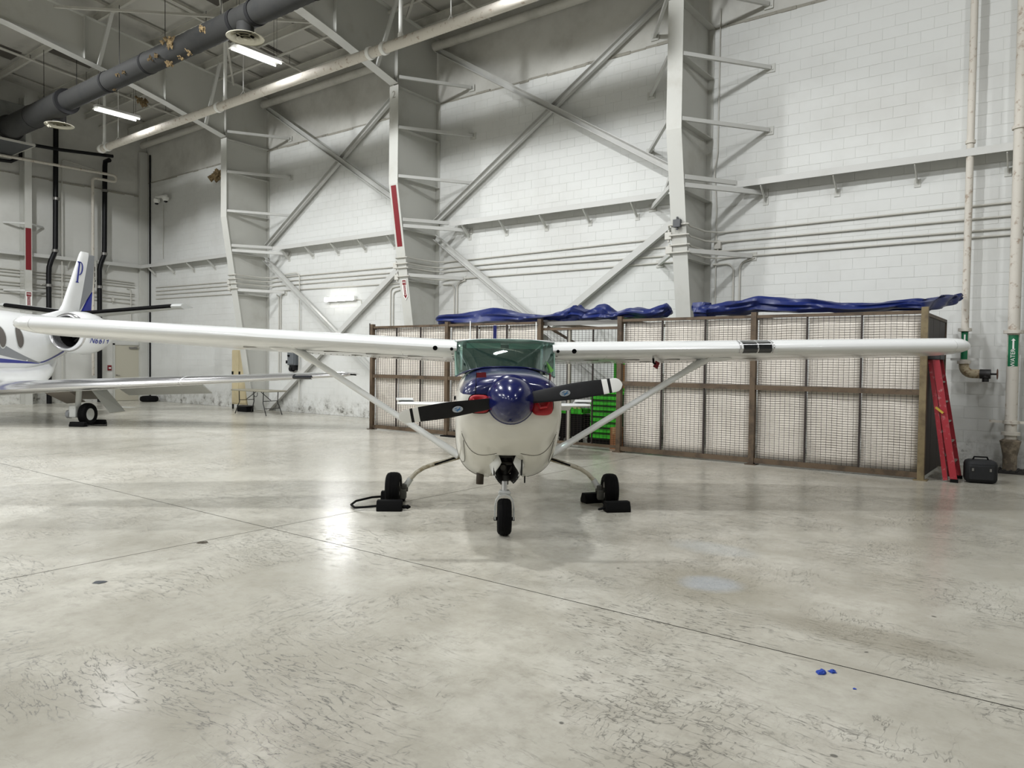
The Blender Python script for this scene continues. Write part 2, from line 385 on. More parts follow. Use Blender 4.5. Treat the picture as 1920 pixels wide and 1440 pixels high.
# ---- end wall
wl = MB().box(XW-0.3, YN, 0, XW, YW, 8.0).build('wall_left', BLOCKL, smooth=0); wl['kind'] = 'structure'
MB().box(XW-0.3, YN, 8.0, XW-0.03, YW+0.02, 13.6).build('upper_panel', UPPER, wl, smooth=0)
lg = MB(); yy = YN
while yy < YW-0.1:
    l = rnd.uniform(0.3, 0.9); lg.box(XW-0.03, yy, 8.0-rnd.uniform(0.02, 0.06), XW+rnd.uniform(0.005, 0.02), min(yy+l, YW-0.05), 8.0+rnd.uniform(0.005, 0.03)); yy += l
lg.build('mortar_ledge', MATS['grey_mortar'], wl, smooth=0, kind='stuff')
# ---- the two sides behind the camera (large doors, off view), and the roof
wb = MB().box(XW, YN-0.3, 0, XN, YN, 14.2).build('wall_back', BLOCK, smooth=0); wb['kind'] = 'structure'
wn = MB().box(XN, YN, 0, XN+0.3, YW, 14.2).build('wall_front', BLOCK, smooth=0); wn['kind'] = 'structure'
rc = MB(); t = 0.42
rc.add([(XW-0.3, YW+0.3, roofz(YW+0.3)+t), (XN+0.3, YW+0.3, roofz(YW+0.3)+t), (XN+0.3, YN-0.3, roofz(YN-0.3)+t), (XW-0.3, YN-0.3, roofz(YN-0.3)+t),
        (XW-0.3, YW+0.3, roofz(YW+0.3)+t+0.1), (XN+0.3, YW+0.3, roofz(YW+0.3)+t+0.1), (XN+0.3, YN-0.3, roofz(YN-0.3)+t+0.1), (XW-0.3, YN-0.3, roofz(YN-0.3)+t+0.1)],
       [(0,1,2,3),(7,6,5,4),(0,4,5,1),(1,5,6,2),(2,6,7,3),(3,7,4,0)])
ce = rc.build('ceiling', DECK, smooth=0); ce['kind'] = 'structure'
# deck ribs, purlins
yp = 14.0; k = 0
while yp > -12:
    z = roofz(yp)
    MB().prism([(-0.035, 0.0), (0.035, 0.0), (0.035, 0.02), (0.008, 0.02), (0.008, 0.2), (0.05, 0.2), (0.05, 0.22), (-0.008, 0.22), (-0.008, 0.02), (-0.035, 0.02)],
               (XW, yp, z+0.01), (4.0, yp, z+0.01)).build('purlin', GREYP, ce, smooth=0)
    yp -= 1.55; k += 1
for xj in [XW+0.9+i*1.9 for i in range(17)]:
    MB().bar((xj, 14.6, roofz(14.6)+0.34), (xj, -12, roofz(-12)+0.34), 0.06, 0.07).build('deck_joist', GREYP, ce, smooth=0)
for (xa, ya) in [(-25.6, 9.6), (-25.6, 6.4), (-18.3, 9.9), (-16.6, 11.4), (-27.4, 8.0), (-23.6, 8.0), (-19.8, 12.2)]:
    MB().add([(xa, ya, roofz(ya)+0.405), (xa+0.9, ya, roofz(ya)+0.405), (xa+0.9, ya+1.35, roofz(ya+1.35)+0.405), (xa, ya+1.35, roofz(ya+1.35)+0.405)], [(0,1,2,3)]).build('deck_panel', mat('dark_deck_panel', '5A5650', 0.8), ce, smooth=0, solid=0.02)
# ---- tapered steel columns with web plates, stiffeners and wall outriggers
PROF = [(0.0, 14.13), (2.7, 13.69), (4.3, 13.42), (6.12, 13.12), (8.56, 13.12)]
def fy(z):
    for (z0, y0), (z1, y1) in zip(PROF, PROF[1:]):
        if z <= z1: return y0+(y1-y0)*(z-z0)/(z1-z0)
    return PROF[-1][1]
CLAB = ['white tapered steel column behind the folding table and beige locker', 'white tapered steel column with a red strip and a red extinguisher sign',
        'white tapered steel column rising behind the cage between the two blue tarps']
for ci, cx in enumerate(COLX):
    c = thing('steel_column', CLAB[ci], 'column', (cx, 14.13, 0), 0, 'steel wall columns', 'structure')
    T = lambda p: (p[0]-cx, p[1]-14.13, p[2])
    zs = [p[0] for p in PROF]
    rings = []
    for z in zs:
        y = fy(z); rings.append([(-0.155, y-14.13, z), (0.155, y-14.13, z), (0.155, y-14.13+0.016, z), (-0.155, y-14.13+0.016, z)])
    MB().loft(rings).build('front_flange', CREAM, c, smooth=0)
    MB().loft([[(-0.006, fy(z)-14.13+0.016, z), (0.006, fy(z)-14.13+0.016, z), (0.006, 0.545, z), (-0.006, 0.545, z)] for z in zs]).build('web', CREAM, c, smooth=0)
    MB().box(-0.13, 0.55, 0, 0.13, 0.562, 8.56).build('back_flange', CREAM, c, smooth=0)
    MB().box(-0.26, -0.05, 0, 0.26, 0.5, 0.025).build('base_plate', CREAM, c, smooth=0)
    for zz in (8.52, 7.5, 6.28, 5.0, 3.72):
        for s in (-1, 1):
            MB().prism([(fy(zz)-14.13+0.02, 0), (0.54, 0), (0.54, 0.012), (fy(zz)-14.13+0.02, 0.012)] if 0 else [(0, 0), (0.14, 0), (0.14, 0.014), (0, 0.014)],
                       (s*0.008 if s > 0 else -0.148, fy(zz)-14.13+0.02, zz), (s*0.008 if s > 0 else -0.148, 0.54, zz)).build('stiffener', CREAM, c, smooth=0)
    for s in (-1, 1):
        for zz, dx, w_ in ((8.72, 1.22, 0.09), (7.48, 1.28, 0.085), (6.27, 1.28, 0.085), (5.06, 1.2, 0.1), (3.84, 1.0, 0.1)):
            a = (s*0.15, fy(min(zz, 8.5))-14.13+0.03, zz+0.03); b = (s*dx, YW-14.13-0.03, zz)
            m = MB().bar(a, b, 0.06, w_*0.85)
            m.build('outrigger', WHITE, c, smooth=0)
            m = MB().box(s*dx-0.09, YW-14.13-0.02, zz-0.09, s*dx+0.09, YW-14.13+0.004, zz+0.07)
            for q in (-0.045, 0.045): m.lathe([(0.014, -0.035), (0.014, -0.02)], (s*dx+q, YW-14.13, zz-0.035), 'y', 6)
            m.build('anchor_plate', CREAM, c, smooth=0)
        a = (s*0.15, fy(5.2)-14.13+0.03, 5.24); b = (s*0.76, 14.36-14.13, 5.25)
        MB().bar(a, b, 0.06, 0.085).build('outrigger', WHITE, c, smooth=0)
    if ci == 1:
        rg = []
        for z in (4.58, 6.08):
            y = fy(z)-14.13-0.004; rg.append([(-0.09, y, z), (0.09, y, z), (0.09, y+0.003, z), (-0.09, y+0.003, z)])
        MB().loft(rg).build('red_strip', RED, c, smooth=0)
        text_mesh('stencil', '2', mat('stencil_grey', '8A877E', 0.7), c, 0.26, (0, fy(8)-14.13-0.003, 8.33), (1, 0, 0), (0, 0, 1))
# sign on the second column
def ext_sign(parent, o, X, Y, h):
    X = Vector(X); Y = Vector(Y).normalized(); N = X.cross(Y); o = Vector(o); s = h/0.5
    P = lambda a, b, n=0: o + X*(a*s) + Y*(b*s) + N*n
    def plate(name, pts, m, n0, n1):
        k = len(pts); MB().add([P(a, b, n0) for a, b in pts] + [P(a, b, n1) for a, b in pts], [tuple(range(k)), tuple(range(2*k-1, k-1, -1))] + [(i, (i+1) % k, k+(i+1) % k, k+i) for i in range(k)]).build(name, m, parent, smooth=0)
    plate('sign_plate', [(-0.075, 0.25), (0.075, 0.25), (0.075, -0.17), (0, -0.25), (-0.075, -0.17)], WHT, 0, 0.003)
    plate('sign_arrow', [(-0.06, 0.235), (0.06, 0.235), (0.06, 0.12), (0.036, 0.12), (0.036, -0.13), (0.06, -0.13), (0, -0.225), (-0.06, -0.13), (-0.036, -0.13), (-0.036, 0.12), (-0.06, 0.12)], RED, 0.003, 0.005)
    text_mesh('sign_word', 'FIRE', WHT, parent, 0.055*s, P(0, 0.18, 0.006), X, Y)
    text_mesh('sign_word', 'EXTINGUISHER', WHT, parent, 0.04*s, P(0, -0.01, 0.006), -Y, X)
YS = fy(3.5)-0.012
sg = thing('extinguisher_sign', 'red arrow extinguisher sign on the white column with the red strip', 'sign', (-13.8, YS, 3.5))
tl = Vector((0, fy(3.1)-fy(3.9), -0.8)).normalized()
ext_sign(sg, (0.02, 0, 0), (1, 0, 0), -tl, 0.52)
# ---- roof girders on the columns
GB = [(14.66, 8.56), (13.12, 8.6), (11.2, 9.13), (9.6, 9.5), (7.2, 9.93), (-12, 9.93+1.92)]
GLAB = ['deep white roof girder carried by the column behind the folding table', 'deep white roof girder carried by the column with the red strip', 'deep white roof girder carried by the column between the tarps']
for gi, cx in enumerate(COLX):
    g = thing('roof_girder', GLAB[gi], 'girder', (cx, 14.66, 8.6), 0, 'roof girders', 'structure')
    L = lambda x, y, z: (x, y-14.66, z-8.6)
    top = [(14.66, roofz(14.66)), (-12, roofz(-12))]
    poly = [(y, z) for y, z in GB] + [(y, z) for y, z in reversed(top)]
    n = len(poly)
    MB().add([L(-0.006, y, z) for y, z in poly] + [L(0.006, y, z) for y, z in poly], [tuple(range(n)), tuple(range(2*n-1, n-1, -1))] + [(i, (i+1) % n, n+(i+1) % n, n+i) for i in range(n)]).build('web', CREAM, g, smooth=0)
    MB().loft([[L(-0.14, y, z-0.008), L(0.14, y, z-0.008), L(0.14, y, z+0.008), L(-0.14, y, z+0.008)] for y, z in GB[1:]]).build('bottom_flange', WHITE, g, smooth=0)
    MB().loft([[L(-0.13, y, z-0.008), L(0.13, y, z-0.008), L(0.13, y, z+0.008), L(-0.13, y, z+0.008)] for y, z in top]).build('top_flange', CREAM, g, smooth=0)
    def gb(y):
        for (y0, z0), (y1, z1) in zip(GB, GB[1:]):
            if y >= y1: return z0+(z1-z0)*(y-y0)/(y1-y0)
    for y in (13.13, 11.2, 9.0, 6.8):
        for s in (-1, 1): MB().box(*L(min(s*0.007, s*0.12), y-0.006, gb(y)+0.01), *L(max(s*0.007, s*0.12), y+0.006, roofz(y)-0.01)).build('stiffener', CREAM, g, smooth=0)
    for y in (12.45, 9.35, 6.25):
        for s in (-1, 1): MB().bar(L(s*0.12, y, gb(y)+0.02), L(s*(0.9), y+0.0, roofz(y)+0.05), 0.05, 0.09, (0, 1, 0)).build('flange_brace', WHITE, g, smooth=0)
# eave tube, between columns
bays = [(XW+0.1, COLX[0]), (COLX[0], COLX[1]), (COLX[1], COLX[2]), (COLX[2], 1.3)]
BN = ['over the camera bracket by the room corner', 'over the lit wall lamp', 'over the blue tarp with the pale end', 'over the corrugated wall shadow by the water pipes']
for bi, (xa, xb) in enumerate(bays):
    tb = MB().tube([(xa+0.15, 14.42, 9.92), (xb-0.15, 14.42, 9.92)], 0.115, 14).build('eave_tube', GREYP)
    tag(tb, 'round grey eave tube high on the wall ' + BN[bi], 'beam', 'eave tubes', 'structure')
# wind girts with brackets
GN = ['from the room corner to the first column', 'above the lit wall lamp', 'between the red striped column and the next', 'crossed by the two water pipes']
for bi, (xa, xb) in enumerate(bays):
    x0 = xa+0.78 if bi else XW+0.28; x1 = xb-0.78 if bi < 3 else 1.2
    g = thing('wind_girt', 'white horizontal wall girt ' + GN[bi], 'beam', (x0, 14.36, 5.16), 0, 'wall girts', 'structure')
    MB().box(0, 0, 0, x1-x0, 0.012, 0.125).box(0, 0.012, 0.113, x1-x0, YW-14.36-0.001, 0.125).build('girt_channel', WHITE, g, smooth=0)
    nb = 5 if bi else 5
    for i in range(nb):
        bx = (x1-x0)*(i+0.35)/nb
        MB().bar((bx, 0.03, 0.0), (bx, YW-14.36-0.03, -0.26), 0.07, 0.02, (1, 0, 0)).box(bx-0.05, YW-14.36-0.014, -0.34, bx+0.05, YW-14.36, -0.2).build('girt_bracket', CREAM, g, smooth=0)
lgirt = thing('wind_girt', 'white horizontal girt on the end wall behind the jet tail', 'beam', (XW+0.28, 4.0, 5.16), 0, 'wall girts', 'structure')
MB().box(-0.012, 0, 0, 0, 10.36, 0.125).box(-0.279, 0, 0.113, -0.012, 10.64, 0.125).build('girt_channel', WHITE, lgirt, smooth=0)
for y in (5.4, 7.8, 9.15): MB().bar((-0.03, y, 0), (-0.25, y, -0.26), 0.07, 0.02, (0, 1, 0)).box(-0.279, y-0.05, -0.34, -0.265, y+0.05, -0.2).build('girt_bracket', CREAM, lgirt, smooth=0)
# cross braces: channel bars in two bays
BR = [(1, 'upper', 0, (-21.15, 9.85), (-13.95, 5.4), 14.46), (1, 'upper', 1, (-21.25, 5.36), (-14.1, 9.75), 14.56), (1, 'lower', 0, (-21.2, 4.95), (-14.3, 0.2), 14.46), (1, 'lower', 1, (-13.95, 5.0), (-21.1, 0.05), 14.56),
      (2, 'upper', 0, (-13.6, 9.85), (-6.35, 5.45), 14.46), (2, 'upper', 1, (-13.7, 5.36), (-6.6, 9.75), 14.56), (2, 'lower', 0, (-13.6, 4.95), (-6.8, 0.2), 14.46), (2, 'lower', 1, (-6.35, 5.0), (-13.4, 0.2), 14.56)]
for b, lv, fr, p, q, y in BR:
    lab = 'white steel cross brace, %s, %s, %s' % ('sloping down toward the next column' if fr == 0 else 'rising toward the next column' if lv == 'upper' else 'sloping down away from the next column',
          'above the girt' if lv == 'upper' else 'below the girt', 'in the bay with the lit wall lamp' if b == 1 else 'in the bay behind the tarps')
    br = MB().angle((p[0], y, p[1]), (q[0], y, q[1]), 0.10, 0.15, 0.014, (0, 0, 1)).build('cross_brace', WHITE, smooth=0)
    tag(br, lab, 'brace', 'wall cross braces', 'structure')
# corner post and end wall column with the red strip
cp = MB().box(XW+0.03, YW-0.32, 0, XW+0.16, YW-0.02, 9.7).build('trim_1', CREAM, smooth=0); cp['kind'] = 'structure'
cp2 = MB().box(XW+0.3, YW-0.05, 0, XW+0.36, YW-0.005, 9.6).build('trim_2', BLACKP, smooth=0); cp2['kind'] = 'structure'
ec = thing('steel_column', 'slim white column on the end wall with a long red strip', 'column', (-28.95, 10.38, 0), 0, 'steel wall columns', 'structure')
MB().box(0, -0.11, 0, 0.015, 0.11, 10.6).build('front_flange', CREAM, ec, smooth=0)
MB().box(-0.4, -0.006, 0, 0, 0.006, 10.6).build('web', CREAM, ec, smooth=0)
MB().box(-0.44, -0.11, 0, -0.4, 0.11, 10.6).build('back_flange', CREAM, ec, smooth=0)
MB().box(0.015, -0.09, 4.66, 0.019, 0.085, 6.1).build('red_strip', RED, ec, smooth=0)
for zz in (6.25, 3.95):
    for s in (-1, 1): MB().bar((0, s*0.1, zz), (-0.42, s*0.62, zz), 0.05, 0.06).build('outrigger', WHITE, ec, smooth=0)
es = thing('extinguisher_sign', 'red arrow extinguisher sign on the slim end wall column', 'sign', (-28.93, 10.38, 3.6))
ext_sign(es, (0, 0, 0), (0, 1, 0), (0, 0, 1), 0.62)

# ================================================================== BUILDING SERVICES
def arc(c, r, a0, a1, ux, uy, n=6):
    c = Vector(c); ux = Vector(ux); uy = Vector(uy)
    return [c + ux*(r*math.cos(R(a0+(a1-a0)*i/n))) + uy*(r*math.sin(R(a0+(a1-a0)*i/n))) for i in range(n+1)]
# ---- strip lights hung from the roof
def strip_light(x, y, lab):
    f = thing('strip_light', lab, 'light', (x, y, LAMP_Z), 0, 'strip lights under the roof')
    MB().box(-0.09, -0.63, 0.03, 0.09, 0.63, 0.1).build('housing', WHT, f, bevel=0.006)
    for s in (-1, 1):
        MB().add([(s*0.02, -0.62, 0.035), (s*0.17, -0.62, 0.012), (s*0.2, -0.62, 0.004), (s*0.02, 0.62, 0.035), (s*0.17, 0.62, 0.012), (s*0.2, 0.62, 0.004)], [(0,1,4,3),(1,2,5,4)]).build('reflector', WHT, f, smooth=0, solid=0.004)
        MB().tube([(s*0.115, -0.59, -0.022), (s*0.115, 0.59, -0.022)], 0.019, 10).build('tube', TUBE, f)
        for e in (-1, 1): MB().tube([(s*0.06, e*0.5, 0.1), (s*0.06, e*0.5, roofz(y)-LAMP_Z)], 0.004, 5).build('hanger_wire', BLACKP, f)
    return f
strip_light(*FIXT[0], 'lit twin tube strip light hanging under the nearer ceiling diffuser')
strip_light(*FIXT[1], 'lit twin tube strip light hanging beside the girder, farther down the roof')
# ---- lamp on the block wall
wlp = thing('wall_lamp', 'lit white strip lamp on the block wall between the cross braces', 'light', (-17.6, YW-0.1, 3.5))
MB().box(-0.66, -0.035, -0.06, 0.66, 0.1, 0.07).build('housing', WHT, wlp, bevel=0.015)
MB().box(-0.655, -0.055, -0.057, 0.655, -0.03, 0.067).build('lens', mat('lit_lens', 'FFFFFF', 0.5, emit=60.0), wlp, bevel=0.012)
# ---- duct
DY, DZ, DR = 9.25, 8.92, 0.25
dk = thing('spiral_duct', 'long dark grey round air duct hanging under the roof', 'duct', (-20, DY, DZ))
seg = [-27.15, -25.3, -23.1, -20.5, -18.4, -16.3, -14.2, -12.0, -9.0, -6.0]
for a, b in zip(seg, seg[1:]):
    pr = []; n = max(8, int((b-a)/0.085)); RR = 0.33 if b <= -23 else DR
    for i in range(n+1):
        pr.append((RR + (0.005 if i % 2 else -0.003) + (0.012 if i in (0, n) else 0), a+20+(b-a)*i/n))
    MB().lathe(pr, (0, 0, 0), 'x', 28, False).build('duct_section', DUCT, dk, smooth=60)
for x, q_ in ((-23.05, 0.1), (-20.5, 0.02), (-14.6, 0.015), (-13.9, 0.015), (-18.4, 0.012)): MB().lathe([(DR+0.002, -0.05), (DR+q_, -0.05), (DR+q_, 0.05), (DR+0.002, 0.05)], (x+20, 0, 0), 'x', 28, False).build('duct_collar', mat('duct_collar_grey', '29292A', 0.8, spec=0.1), dk)
for x in (-24.6, -22.4, -19.9, -17.6, -15.2, -12.5):
    MB().tube([(x+20, 0.0, DR), (x+20, 0.0, roofz(DY)-DZ)], 0.008, 6).build('hanger_rod', BLACKP, dk)
def clump(name, p, r, m, parent, seed, n=9):
    q = random.Random(seed); mb = MB()
    for i in range(n):
        o = Vector(p) + Vector((q.uniform(-r, r), q.uniform(-r, r)*0.7, q.uniform(-r, r)*0.7)); a = q.uniform(0.25, 0.6)*r
        vs = [o + Vector((a*q.uniform(0.6, 1.4)*x, a*q.uniform(0.6, 1.4)*y, a*q.uniform(0.6, 1.4)*z)) for x, y, z in ((1,0,0),(-1,0,0),(0,1,0),(0,-1,0),(0,0,1),(0,0,-1))]
        mb.add(vs, [(0,2,4),(2,1,4),(1,3,4),(3,0,4),(2,0,5),(1,2,5),(3,1,5),(0,3,5)])
    return mb.build(name, m, parent, smooth=0)
def on_duct(x, ang): return (x+20, -DR*math.cos(R(ang)), -DR*math.sin(R(ang)))   # angle below the horizontal toward the room
for i, (x, a, r) in enumerate([(-16.9, -5, 0.15), (-17.8, 22, 0.08), (-17.55, 24, 0.07), (-17.3, 82, 0.1), (-16.8, 76, 0.07), (-16.4, 72, 0.09), (-15.5, 2, 0.09), (-19.5, 25, 0.07), (-19.15, 28, 0.055), (-20.2, 92, 0.05)]):
    clump('torn_insulation', on_duct(x, a), r, TAN, dk, 20+i, 12)
# diffusers
def diffuser(x, y, z, lab):
    d = thing('ceiling_diffuser', lab, 'diffuser', (x, y, z), 0, 'round diffusers under the duct')
    MB().lathe([(0.18, 0.05), (0.18, DZ-z-DR+0.08)], (0, 0, 0), 'z', 24, False).build('neck', DUCT, d)
    MB().lathe([(0.385, 0.0), (0.39, 0.012), (0.3, 0.035), (0.2, 0.07), (0.19, 0.06), (0.29, 0.02)], (0, 0, 0), 'z', 32, False).build('rim', DIFFM, d)
    for r, h in ((0.27, -0.01), (0.18, -0.025), (0.1, -0.035)):
        MB().lathe([(r, h), (r-0.03, h+0.02), (r-0.07, h+0.06), (r-0.075, h+0.055), (r-0.035, h+0.012)], (0, 0, 0), 'z', 28, False).build('cone_ring', DIFFM, d)
    MB().lathe([(0.04, -0.03), (0.001, -0.04)], (0, 0, 0), 'z', 12, False).build('centre_disc', DIFFM, d)
    for q in range(4): MB().bar((0.05*math.cos(q*1.57), 0.05*math.sin(q*1.57), 0.03), (0.36*math.cos(q*1.57), 0.36*math.sin(q*1.57), 0.03), 0.02, 0.01).build('spoke', DIFFM, d)
    return d
diffuser(-14.2, 9.2, 8.45, 'round cream ceiling diffuser right above the nearer lit strip light')
d2 = diffuser(-23.97, 9.42, 8.45, 'round cream ceiling diffuser with a torn scrap, near the end wall')
clump('torn_scrap', (0.25, -0.38, -0.12), 0.09, DIFFM, d2, 77, 4)
# air handler at the end of the duct
ah = thing('air_handler', 'grey sheet metal air handler box on a shelf by the end wall', 'air handler', (-28.1, 9.1, 8.5))
MB().box(-1.1, -1.3, 0.06, 0.9, 0.6, 1.25).build('cabinet', mat('air_handler_grey', '6E6F6C', 0.5, dirt='4A4B49', amt=0.5, scale=2), ah, bevel=0.02)
MB().box(-1.2, -1.9, -0.02, 1.0, 0.8, 0.03).build('shelf_plate', mat('shelf_dark', '3C3E40', 0.6), ah)
MB().box(-1.2, 0.8, -0.02, 1.0, 0.83, 0.05).box(1.0, -1.9, -0.02, 1.03, 0.83, 0.05).build('shelf_edge', GREYP, ah)
MB().tube([(0.905, 0.15, 0.42), (0.94, 0.15, 0.42)], 0.4, 28).build('duct_flange', DUCT, ah)
for s in (-1.1, 0.95): MB().tube([(s, -1.7, 0), (s, -1.7, roofz(7.4)-8.5)], 0.02, 6).build('hanger_rod', BLACKP, ah)
# ---- sprinkler main: white pipe along the hall
sp = thing('sprinkler_main', 'thick white sprinkler main pipe running under the girders', 'pipe', (-15, 11.35, 8.5))
MB().tube([(-10.75, 0, 0), (8.1, 0, 0)], 0.112, 18).build('pipe', RUSTW, sp)
for x in (-25.6, -25.2, -18.75, -12.7, -12.25): MB().lathe([(0.113, -0.05), (0.14, -0.045), (0.14, 0.045), (0.113, 0.05)], (x+15, 0, 0), 'x', 18, False).build('coupling', WHT, sp)
for x in (-24.5, -17.6, -10.3):
    MB().tube([(x+15, 0, 0.18), (x+15, 0, roofz(11.35)-8.5+0.1)], 0.012, 6).bar((x+15, -0.09, 0.06), (x+15, 0, 0.2), 0.03, 0.01).bar((x+15, 0.09, 0.06), (x+15, 0, 0.2), 0.03, 0.01).build('clevis_hanger', WHT, sp)
for x in (-25.45, -18.45, -11.75):
    MB().tube([(x+15, 0, 0.1), (x+15, 0, roofz(11.35)-8.5-0.08)], 0.045, 10).lathe([(0.062, 0.1), (0.062, 0.19)], (x+15, 0, 0.0), 'z', 10).build('riser', WHT, sp)
# branch lines along the roof slope
for i, (x, lab) in enumerate([(-25.45, 'thin sprinkler branch pipe nearest the end wall'), (-18.45, 'thin sprinkler branch pipe over the farther strip light bay'), (-11.75, 'thin sprinkler branch pipe over the nearer strip light bay')]):
    b = thing('sprinkler_branch', lab, 'pipe', (x, 4, roofz(4)-0.1), 0, 'sprinkler branch pipes')
    MB().tube([(0, 10.4, -1.04), (0, -14, 1.4)], 0.035, 8).build('pipe', GREYP, b)
    for k in range(6):
        y = 9.4-k*2.6; MB().tube([(0, y, -0.1*y+0.03), (0, y, -0.1*y+0.3)], 0.007, 5).build('hanger_rod', BLACKP, b)
    for k in range(4):
        y = 8.2-k*3.0; MB().tube([(0, y, -0.1*y+0.02), (0, y, -0.1*y+0.12)], 0.018, 6).lathe([(0.03, 0.12), (0.03, 0.135)], (0, y, -0.1*y), 'z', 8).build('sprinkler_head', STEELG, b)
# long light girder line beside the duct and thin pipes under the roof
for i, (y, z, r, m, lab) in enumerate([(7.7, roofz(7.7)-0.14, 0.1, WHITE, 'pale roof strut tube running behind the dark duct'), (5.3, roofz(5.3)-0.12, 0.06, GREYP, 'grey roof pipe beyond the duct, farther from the block wall'), (12.9, roofz(12.9)-0.1, 0.04, GREYP, 'thin grey roof pipe between the sprinkler main and the eave tubes')]):
    tag(MB().tube([(XW+0.1, y, z), (3.8, y, z)], r, 10).build('roof_pipe', m), lab, 'pipe')
for i, (xa, xb, lab) in enumerate([(-21.3, -13.9, 'rod braced roof stay over the farther strip light bay'), (-13.7, -6.3, 'rod braced roof stay over the nearer strip light bay')]):
    s_ = MB().bar((xa+0.15, 13.3, roofz(13.3)-0.12), (xb-0.15, 8.2, roofz(8.2)-0.12), 0.06, 0.06).bar((xa+0.15, 8.2, roofz(8.2)-0.2), (xb-0.15, 13.3, roofz(13.3)-0.2), 0.06, 0.06).build('roof_stay', GREYP, smooth=0); tag(s_, lab, 'brace', 'roof stays', 'structure')
# ---- conduits along the block wall (they run round each column)
def conduit_path(zs, xs, off):
    pts = []
    def z_at(x):
        for (x0, z0), (x1, z1) in zip(zs, zs[1:]):
            if x0 <= x <= x1: return z0+(z1-z0)*(x-x0)/(x1-x0)
        return zs[-1][1] if x > zs[-1][0] else zs[0][1]
    yw = YW-0.03
    pts.append((xs[0], yw, z_at(xs[0])))
    for cx in COLX:
        if xs[0] < cx-1 and cx+1 < xs[1]:
            z = z_at(cx); f = fy(z)-0.03-off
            for x, y in ((cx-0.75, yw), (cx-0.55, yw-0.02), (cx-0.3, f+0.25), (cx-0.2, f+0.03), (cx-0.16, f), (cx+0.16, f), (cx+0.2, f+0.03), (cx+0.12, f+0.3), (cx+0.14, yw-0.3), (cx+0.3, yw-0.05), (cx+0.5, yw)): pts.append((x, y, z))
    pts.append((xs[1], yw, z_at(xs[1]))); return pts
CZ = [('topmost', [(-29, 4.42), (-22.5, 4.42), (-20, 4.24), (-14.5, 4.3), (-13, 4.32), (-7, 4.36), (0, 4.4)]), ('second from the top', [(-29, 4.28), (-22.5, 4.28), (-20, 4.12), (-13, 4.16), (-7, 4.17), (0, 4.17)]),
      ('second from the bottom', [(-29, 4.14), (-22.5, 4.14), (-20, 3.98), (-13, 4.06), (-7, 4.0), (-5, 3.96), (0, 3.96)]), ('lowest', [(-29, 3.98), (-22.5, 3.98), (-20, 3.83), (-13, 3.84), (-7, 3.83), (-5, 3.86), (0, 3.87)])]
for i, (lab, zs) in enumerate(CZ):
    o = MB().tube(conduit_path(zs, (-28.6, 1.0), 0.012*(i % 2)), 0.018, 8).build('conduit', CONDUIT)
    tag(o, 'long painted conduit along the block wall, %s of four' % lab, 'conduit', 'long wall conduits')
def drop(name, pts, lab, r=0.018, m=CONDUIT, group='conduit drops on the block wall'):
    return tag(MB().tube(pts, r, 8).build(name, m), lab, 'conduit', group)
yw = YW-0.03
drop('conduit_drop', [(-20.75, yw-0.06, 3.78), (-20.7, yw, 3.7), (-20.7, yw, 1.25)], 'conduit drop just past the first column, the one nearer that column')
drop('conduit_drop', [(-20.4, yw, 3.8), (-20.55, yw, 3.76), (-20.6, yw, 3.68), (-20.6, yw, 1.25)], 'conduit drop just past the first column, the one toward the wall lamp')
drop('conduit_drop', [(-20.7, yw-0.05, 4.4), (-19.9, yw-0.05, 4.42)] + arc((-19.75, yw-0.05, 4.24), 0.18, 90, 0, (1, 0, 0), (0, 0, 1)) + [(-19.57, yw-0.05, 0.3)], 'tall conduit with a swept bend between first column and wall lamp')
drop('conduit_drop', [(-15.0, yw, 3.78)] + arc((-15.35, yw, 3.6), 0.15, 90, 180, (1, 0, 0), (0, 0, 1)) + [(-15.5, yw, 0.3)], 'conduit drop behind the lower brace beside the wall lamp')
drop('conduit_drop', [(-14.9, yw, 3.7)] + arc((-15.25, yw, 3.5), 0.14, 90, 180, (1, 0, 0), (0, 0, 1)) + [(-15.39, yw, 0.3)], 'twin conduit drop nearer the red striped column, behind the cage top')
drop('conduit_drop', [(-13.5, yw, 3.72)] + arc((-13.25, yw, 3.55), 0.16, 90, 0, (1, 0, 0), (0, 0, 1)) + [(-13.09, yw, 0.3)], 'conduit drop at the web of the red striped column')
drop('conduit_drop', [(-12.7, yw, 3.8)] + arc((-12.83, yw, 3.6), 0.16, 90, 180, (1, 0, 0), (0, 0, 1)) + [(-12.99, yw, 0.3)], 'conduit drop beside the red striped column, bending away from it')
drop('conduit_drop', [(-6.0, yw-0.04, 3.72), (-5.75, yw, 3.72)] + arc((-5.73, yw, 3.56), 0.16, 90, 0, (1, 0, 0), (0, 0, 1)) + [(-5.57, yw, 0.3)], 'conduit drop behind the second blue tarp, bending from the column')
drop('conduit_drop', [(-5.15, yw, 3.8)] + arc((-5.28, yw, 3.6), 0.16, 90, 180, (1, 0, 0), (0, 0, 1)) + [(-5.44, yw, 0.3)], 'conduit drop behind the second blue tarp, bending from the wall side')
drop('conduit_drop', [(-5.95, yw, 8.9), (-5.95, yw, 6.0), (-6.0, yw-0.03, 5.6), (-5.95, yw, 4.9), (-5.93, yw, 0.3)], 'thin wavy conduit beside the web of the column behind the tarps', 0.012)
drop('conduit_drop', [(-17.0, yw-0.02, 3.5), (-16.75, yw, 3.45), (-16.7, yw, 3.3), (-16.7, yw, 2.95)], 'short curved cable at the end of the lit wall lamp', 0.012)
drop('conduit_drop', [(-16.3, yw-0.045, 2.75), (-16.3, yw-0.045, 2.25), (-16.2, yw-0.045, 2.12), (-16.05, yw-0.045, 2.1), (-14.1, yw-0.045, 2.1)], 'dark bent conduit running into the cage top corner', 0.014, BLACKP)
